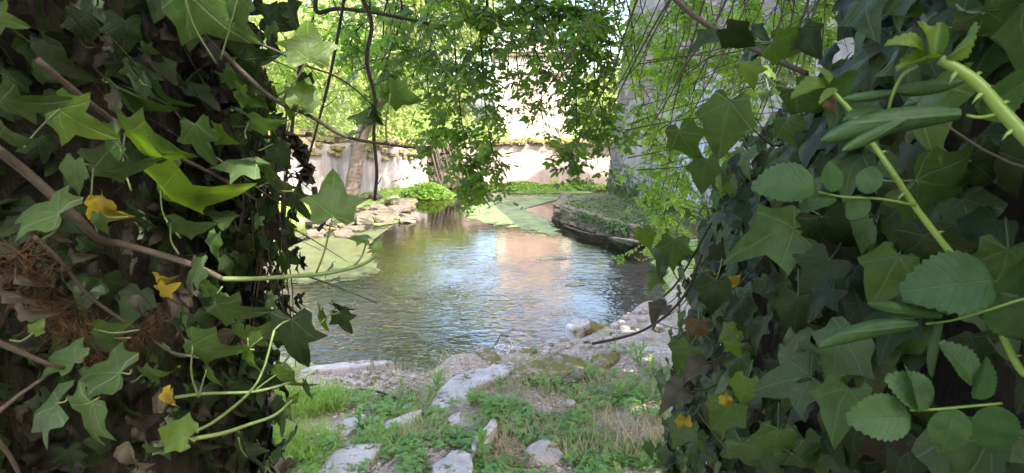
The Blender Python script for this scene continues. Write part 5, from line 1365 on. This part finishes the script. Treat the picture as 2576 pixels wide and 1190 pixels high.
sa, sb = shoot([(2640, 900, .50), (2576, 940, .52), (2490, 780, .53), (2405, 655, .54), (2310, 530, .55), (2250, 440, .55), (2195, 360, .56), (2140, 280, .56), (2085, 222, .57)], .0032, .0018, 'long thorny rose shoot with serrated leaves rising before the ivy')
ra = rachis(sb, [(2305, 518, .55), (2270, 510, .54), (2210, 500, .54), (2120, 495, .54), (2060, 483, .54)])
for (u, v, phi, L, roll, tilt, var) in ((1985, 465, 178, 150, 28, 15, 0), (2092, 450, 82, 80, 12, 10, 1), (2185, 457, 65, 80, -25, 10, 0), (2065, 508, 200, 90, 50, 10, 2), (2160, 518, 235, 70, 20, 10, 1)):
    hero(ra, u, v, phi, L, roll, tilt, .54, 'rose', var)
for (u, v, phi, L, roll, tilt, y, kd_, var) in ((2045, 222, 195, 90, 40, 10, .57, 'tip', 0), (2110, 215, 25, 110, 45, 10, .57, 'rose', 0), (2075, 195, 120, 55, 30, 10, .57, 'tip', 1), (2090, 240, 215, 60, 55, 0, .56, 'tip', 1)):
    hero(sb, u, v, phi, L, roll, tilt, y, kd_, var)
hero(sb, 2092, 268, -80, 38, 55, 0, .555, 'orange', 1)
rc = rachis(sb, [(2640, 745, .48), (2576, 752, .49), (2480, 782, .50), (2400, 805, .51), (2330, 815, .51)])
for (u, v, phi, L, var) in ((2205, 832, 188, 250, 0), (2290, 790, 176, 190, 1), (2360, 870, 262, 150, 2)): hero(rc, u, v, phi, L, 160, 5, .51, 'rolled', var)
for (u, v, phi, L, roll, tilt, var) in ((2405, 715, 188, 220, 25, 12, 0), (2150, 740, 170, 20, 25, 12, 1), (2560, 700, 10, 160, 30, 12, 1), (2540, 790, 300, 150, 40, 12, 0)): 
    if L > 50: hero(rc, u, v, phi, L, roll, tilt, .50, 'rose', var)
rd = rachis(sb, [(2520, 1015, .47), (2440, 1022, .47), (2350, 1030, .47), (2290, 1032, .47)])
for (u, v, phi, L, roll, tilt, var) in ((2225, 1050, 185, 160, 20, 10, 0), (2300, 985, 100, 130, 55, 10, 1), (2388, 1075, 262, 130, 15, 10, 1), (2300, 985, 150, 130, 15, 10, 0), (2470, 960, 60, 120, 20, 10, 0), (2500, 1075, 290, 150, 18, 10, 1), (2420, 920, 120, 130, 25, 15, 2)):
    hero(rd, u, v, phi, L, roll, tilt, .47, 'rose', var)
s2, s2b = shoot([(2700, 470, .40), (2600, 365, .41), (2520, 280, .42), (2470, 220, .425), (2420, 180, .43), (2365, 150, .435)], .0046, .0030, 'thick pale green rose shoot with unfolding tip at upper right')
for (u, v, phi, L, roll, tilt, kd_, var) in ((2335, 110, 95, 110, 30, 5, 'tip', 0), (2415, 110, 48, 120, 55, 5, 'tip', 1), (2290, 115, 165, 95, 35, 5, 'tip', 0), (2320, 155, 195, 110, 60, 5, 'tip', 1), (2360, 105, 80, 90, -30, 5, 'tip', 1)):
    hero(s2b, u, v, phi, L, roll, tilt, .432, kd_, var)
re_ = rachis(s2b, [(2515, 285, .42), (2470, 295, .425), (2430, 290, .43)])
for (u, v, phi, L, kd_, var, roll) in ((2270, 300, 184, 330, 'rolled', 0, 160), (2215, 340, 212, 170, 'rolled', 1, 160), (2520, 240, 25, 170, 'rose', 0, 35)): hero(re_, u, v, phi, L, roll, 5, .43, kd_, var)
rf = rachis(s2b, [(2310, 165, .435), (2270, 190, .44), (2245, 240, .445), (2232, 290, .45)])
for (u, v, phi, L, kd_, var, roll) in ((2330, 215, 8, 190, 'rolled', 2, 160), (2200, 245, 192, 130, 'rolled', 1, 160), (2270, 272, 15, 90, 'rose', 2, 65), (2190, 285, 185, 110, 'rose', 2, 68)): hero(rf, u, v, phi, L, roll, 5, .45, kd_, var)

# ------------------------------------------------------------------ hanging rose branches in the middle
def compound(seed, pairs=2, wd=.5):
    r = random.Random(seed); Vs, Fs, n = [], [], 0
    Vs += [(-.008, 0, 0), (.008, 0, 0), (.006, .62, .0), (-.006, .62, .0)]; Fs += [[0, 1, 2], [0, 2, 3]]; n = 4
    items = [(.62, 0, .40)]
    for k in range(pairs):
        yy = .56 - .26 * k
        for sg in (-1, 1): items.append((yy + r.uniform(-.03, .03), sg * R(r.uniform(48, 72)), .36 - .05 * k))
    for (yy, a, L) in items:
        c, s = math.cos(a), math.sin(a); tw = r.uniform(-.35, .35); dr = r.uniform(-.25, .1)
        for (x, y, z) in ((0, 0, 0), (.24, .22, .07), (.31, .5, .09), (.20, .8, .03), (0, 1.02, -.06), (-.20, .8, .03), (-.31, .5, .09), (-.24, .22, .07), (0, .5, 0)):
            z = z + tw * x + dr * y
            Vs.append((L * (x * c + y * s), yy + L * (-x * s + y * c), L * z))
        Fs += [[n + i, n + (i + 1) % 8, n + 8] for i in range(8)]; n += 9
    return tmpl(Vs, Fs)
CPT = [compound(i, 2 + (i % 2)) for i in range(8)]
CPM = [mesh_np('leaf', t[0], t[1], SPRAY, t[2], True) for t in CPT]
CPL = [mesh_np('leaf', t[0], t[1], SPRAY_SUNTONE, t[2], True) for t in CPT]
def spray(main, nleaf, label, width=50, size=(.075, .12), twigs=5, r0=.004, ydep=.25, vtop=None, sd=0, group='leafy hanging rose branches'):
    r = random.Random(sd)
    path = smooth_path([P(*p) for p in main], 6)
    root = empty('hanging_branch', path[0], label, 'branch', group)
    mb = MB(); tube(mb, path, r0, r0 * .35, 6, .15); tw = [(mb.part('stem', STEM_D, root), path)]
    n = len(path)
    for k in range(twigs):
        i = r.randrange(n // 8, n - 2); p = path[i]; wpx = width * p.y / F
        e = p + Vector((r.uniform(-1, 1) * wpx * 1.3, r.uniform(-ydep, ydep), -r.uniform(.2, 1.2) * wpx * 1.6))
        mid = p.lerp(e, .5) + Vector((0, 0, .25 * wpx))
        q = smooth_path([p, mid, e], 5); mb = MB(); tube(mb, q, r0 * .5, r0 * .22, 5, .1); tw.append((mb.part('twig', TWIG, root), q))
    for k in range(nleaf):
        so, q = tw[0] if r.random() < .3 else r.choice(tw)
        t = r.random() ** .8; i = min(len(q) - 1, int(t * len(q))); p = q[i]
        a = r.uniform(0, 6.283); yd = Vector((math.cos(a), math.sin(a) * .8, r.uniform(-.9, .25))); nm = Vector((r.gauss(0, .45), r.gauss(-.25, .45), 1))
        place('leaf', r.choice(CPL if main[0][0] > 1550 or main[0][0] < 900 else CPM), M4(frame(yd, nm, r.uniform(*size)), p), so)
SPR = [ # main path, leaves, label, width
 ([(1120, -60, 2.7), (1140, 60, 2.7), (1150, 200, 2.7), (1165, 330, 2.7), (1180, 430, 2.7), (1190, 515, 2.7)], 90, 'longest hanging branch, its tip touching the algae mat in view', 70),
 ([(1060, -60, 3.0), (1085, 80, 3.0), (1075, 200, 3.0), (1090, 300, 3.0), (1080, 380, 3.0)], 85, 'leafy branch hanging before the right end of the left wall', 65),
 ([(1200, -60, 2.5), (1210, 80, 2.5), (1215, 200, 2.5), (1225, 300, 2.5), (1240, 380, 2.5), (1275, 445, 2.5)], 80, 'branch hanging over the left corner of the pink house', 60),
 ([(1270, -60, 2.9), (1290, 40, 2.9), (1300, 150, 2.9), (1310, 230, 2.9), (1320, 290, 2.9)], 30, 'short leafy branch hanging before the pink facade', 65),
 ([(1330, -60, 2.6), (1350, 40, 2.6), (1345, 120, 2.6), (1370, 180, 2.6), (1360, 260, 2.6), (1370, 330, 2.6)], 30, 'thin branch hanging at the middle of the pink facade', 50),
 ([(1420, -60, 2.8), (1440, 60, 2.8), (1445, 170, 2.8), (1450, 280, 2.8), (1445, 360, 2.8), (1425, 430, 2.8)], 90, 'branch with a drooping dark tip before the far wall', 60),
 ([(1490, -60, 2.5), (1500, 70, 2.5), (1495, 180, 2.5), (1515, 290, 2.5), (1535, 390, 2.5)], 80, 'dense branch hanging beside the corner of the grey building', 60),
 ([(1400, -60, 3.3), (1395, 60, 3.3), (1410, 160, 3.3), (1430, 250, 3.3), (1470, 320, 3.3)], 60, 'rear branch at the right edge of the pink house', 60),
 ([(1560, -60, 3.2), (1590, 60, 3.2), (1600, 160, 3.2), (1620, 260, 3.2), (1640, 330, 3.2)], 80, 'sunlit branch hanging over the upper grey wall', 75),
 ([(1660, -60, 3.5), (1680, 60, 3.5), (1660, 180, 3.5), (1650, 290, 3.5), (1640, 400, 3.5), (1640, 480, 3.5)], 90, 'sunlit branch in front of the pale blue door', 75),
 ([(1760, -60, 3.4), (1780, 60, 3.4), (1760, 160, 3.4), (1740, 260, 3.4), (1720, 380, 3.4), (1700, 480, 3.4)], 95, 'bright branch falling along the edge of the right ivy', 85),
 ([(1860, -60, 3.2), (1880, 60, 3.2), (1870, 140, 3.2), (1860, 220, 3.2)], 70, 'bright branch behind the bare stems at upper right', 80),
 ([(1960, -60, 2.9), (1990, 20, 2.9), (2000, 90, 2.9), (1990, 150, 2.9)], 55, 'bright branch above the crest of the right ivy', 85),
 ([(1000, -60, 2.6), (1010, 40, 2.6), (985, 120, 2.6), (960, 200, 2.6), (945, 280, 2.6)], 50, 'branch of larger leaves hanging across the crooked vine stem', 60),
 ([(920, -60, 2.8), (930, 30, 2.8), (890, 90, 2.8), (870, 150, 2.8)], 36, 'top branch spreading beside the slanting vine stem', 70),
 ([(1700, 330, 3.6), (1680, 420, 3.6), (1660, 520, 3.6), (1680, 600, 3.6), (1640, 640, 3.6)], 80, 'low bright branch spreading over the overgrown ledge', 70),
 ([(2060, -80, 2.6), (2080, 0, 2.6), (2060, 70, 2.6), (2030, 130, 2.6)], 60, 'bright branch at the top right above the ivy crest, farthest right', 80),
 ([(960, -60, 3.1), (1000, 20, 3.1), (1020, 90, 3.1), (1010, 170, 3.1)], 46, 'fine leafy branch at the top right of the crooked vine stem', 80),
 ([(1230, -60, 3.2), (1290, 0, 3.2), (1350, 50, 3.2), (1400, 110, 3.2)], 42, 'fine slanting branch across the roof of the pink house', 70),
 ([(1560, -60, 2.7), (1530, 20, 2.7), (1480, 80, 2.7), (1430, 130, 2.7)], 44, 'fine branch slanting left from the top of the grey building', 70),
 ([(1900, -60, 3.6), (1880, 40, 3.6), (1840, 150, 3.6), (1800, 260, 3.6), (1790, 350, 3.6)], 90, 'bright branch low over the ivy rim beside the big hanging ivy leaf', 85),
 ([(1680, -60, 2.9), (1720, 40, 2.9), (1740, 130, 2.9), (1700, 220, 2.9)], 70, 'bright branch among the bare stems over the middle of the grey wall', 75),
 ([(2000, -60, 3.8), (1960, 60, 3.8), (1930, 160, 3.8), (1900, 270, 3.8)], 80, 'bright branch drooping onto the crest of the right ivy', 85),
 ([(820, -60, 3.4), (850, 30, 3.4), (900, 100, 3.4), (960, 150, 3.4), (1000, 230, 3.4)], 50, 'fine pale branch in front of the leaning tree crown', 80),
 ([(1600, -60, 4.2), (1630, 80, 4.2), (1700, 200, 4.2), (1740, 300, 4.2)], 80, 'farther bright branch against the grey wall top', 90),
 ([(1780, -60, 4.4), (1800, 80, 4.4), (1830, 180, 4.4), (1800, 300, 4.4), (1780, 420, 4.4)], 95, 'farther bright branch filling the corner between wall and ivy', 100),
 ([(1730, 420, 4.0), (1700, 480, 4.0), (1690, 560, 4.0), (1640, 620, 4.0)], 70, 'bright drooping branch just left of the ivy rim', 80),
 ([(760, -60, 3.2), (790, 30, 3.2), (760, 110, 3.2), (720, 190, 3.2), (740, 260, 3.2)], 60, 'branch hanging behind the ivy leaves at upper left', 80),
 ([(1250, -80, 2.4), (1300, -20, 2.4), (1360, 10, 2.4), (1430, 20, 2.4), (1500, 30, 2.4)], 70, 'dark branch crossing along the top of the view', 55),
 ([(1090, -80, 2.4), (1130, -10, 2.4), (1200, 20, 2.4), (1260, 40, 2.4)], 60, 'dark leafy branch at the top over the gap of sky', 60)]
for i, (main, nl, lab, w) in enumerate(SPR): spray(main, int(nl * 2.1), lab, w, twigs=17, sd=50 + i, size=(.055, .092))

# bare stem tangle at upper right
root = empty('stem_tangle', P(1850, -30, 2.0), 'tangle of thin bare rose stems sweeping down at upper right', 'rose stems')
for k in range(34):
    u0 = random.uniform(1520, 2120); v0 = -40; L = random.uniform(220, 520); y0 = random.uniform(1.7, 2.6)
    sl = random.uniform(-.55, -.05); cv = random.uniform(-50, 50)
    pts = [P(u0 + sl * L * t + cv * t * (1 - t) * 2 + random.uniform(-8, 8), v0 + L * t * (1 - .1 * t), y0) for t in (0, .25, .5, .75, 1)]
    mb = MB(); tube(mb, smooth_path(pts, 5), random.uniform(.0016, .0042), .0012, 6, .15); mb.part('stem', random.choice((TWIG, STEM_D, STEM_D, STEM_B)), root)
for k in range(14):
    u0 = random.uniform(1560, 1760); v0 = random.uniform(120, 420); u1 = random.uniform(1880, 2080); v1 = v0 + random.uniform(-180, -20)
    pts = [P(u0 + (u1 - u0) * t, v0 + (v1 - v0) * t + random.uniform(-14, 14), 2.1) for t in (0, .33, .66, 1)]
    mb = MB(); tube(mb, smooth_path(pts, 5), random.uniform(.001, .0022), .001, 5, .15); mb.part('stem', random.choice((TWIG, STEM_D)), root)
for k in range(34):
    u0 = random.uniform(880, 1560); L = random.uniform(180, 330); y0 = random.uniform(2.4, 3); sl = random.uniform(-.4, .4)
    pts = [P(u0 + sl * L * t + random.uniform(-10, 10), -40 + L * t, y0) for t in (0, .3, .6, 1)]
    mb = MB(); tube(mb, smooth_path(pts, 5), random.uniform(.0015, .0045), .0012, 6, .15); mb.part('stem', STEM_D, root)
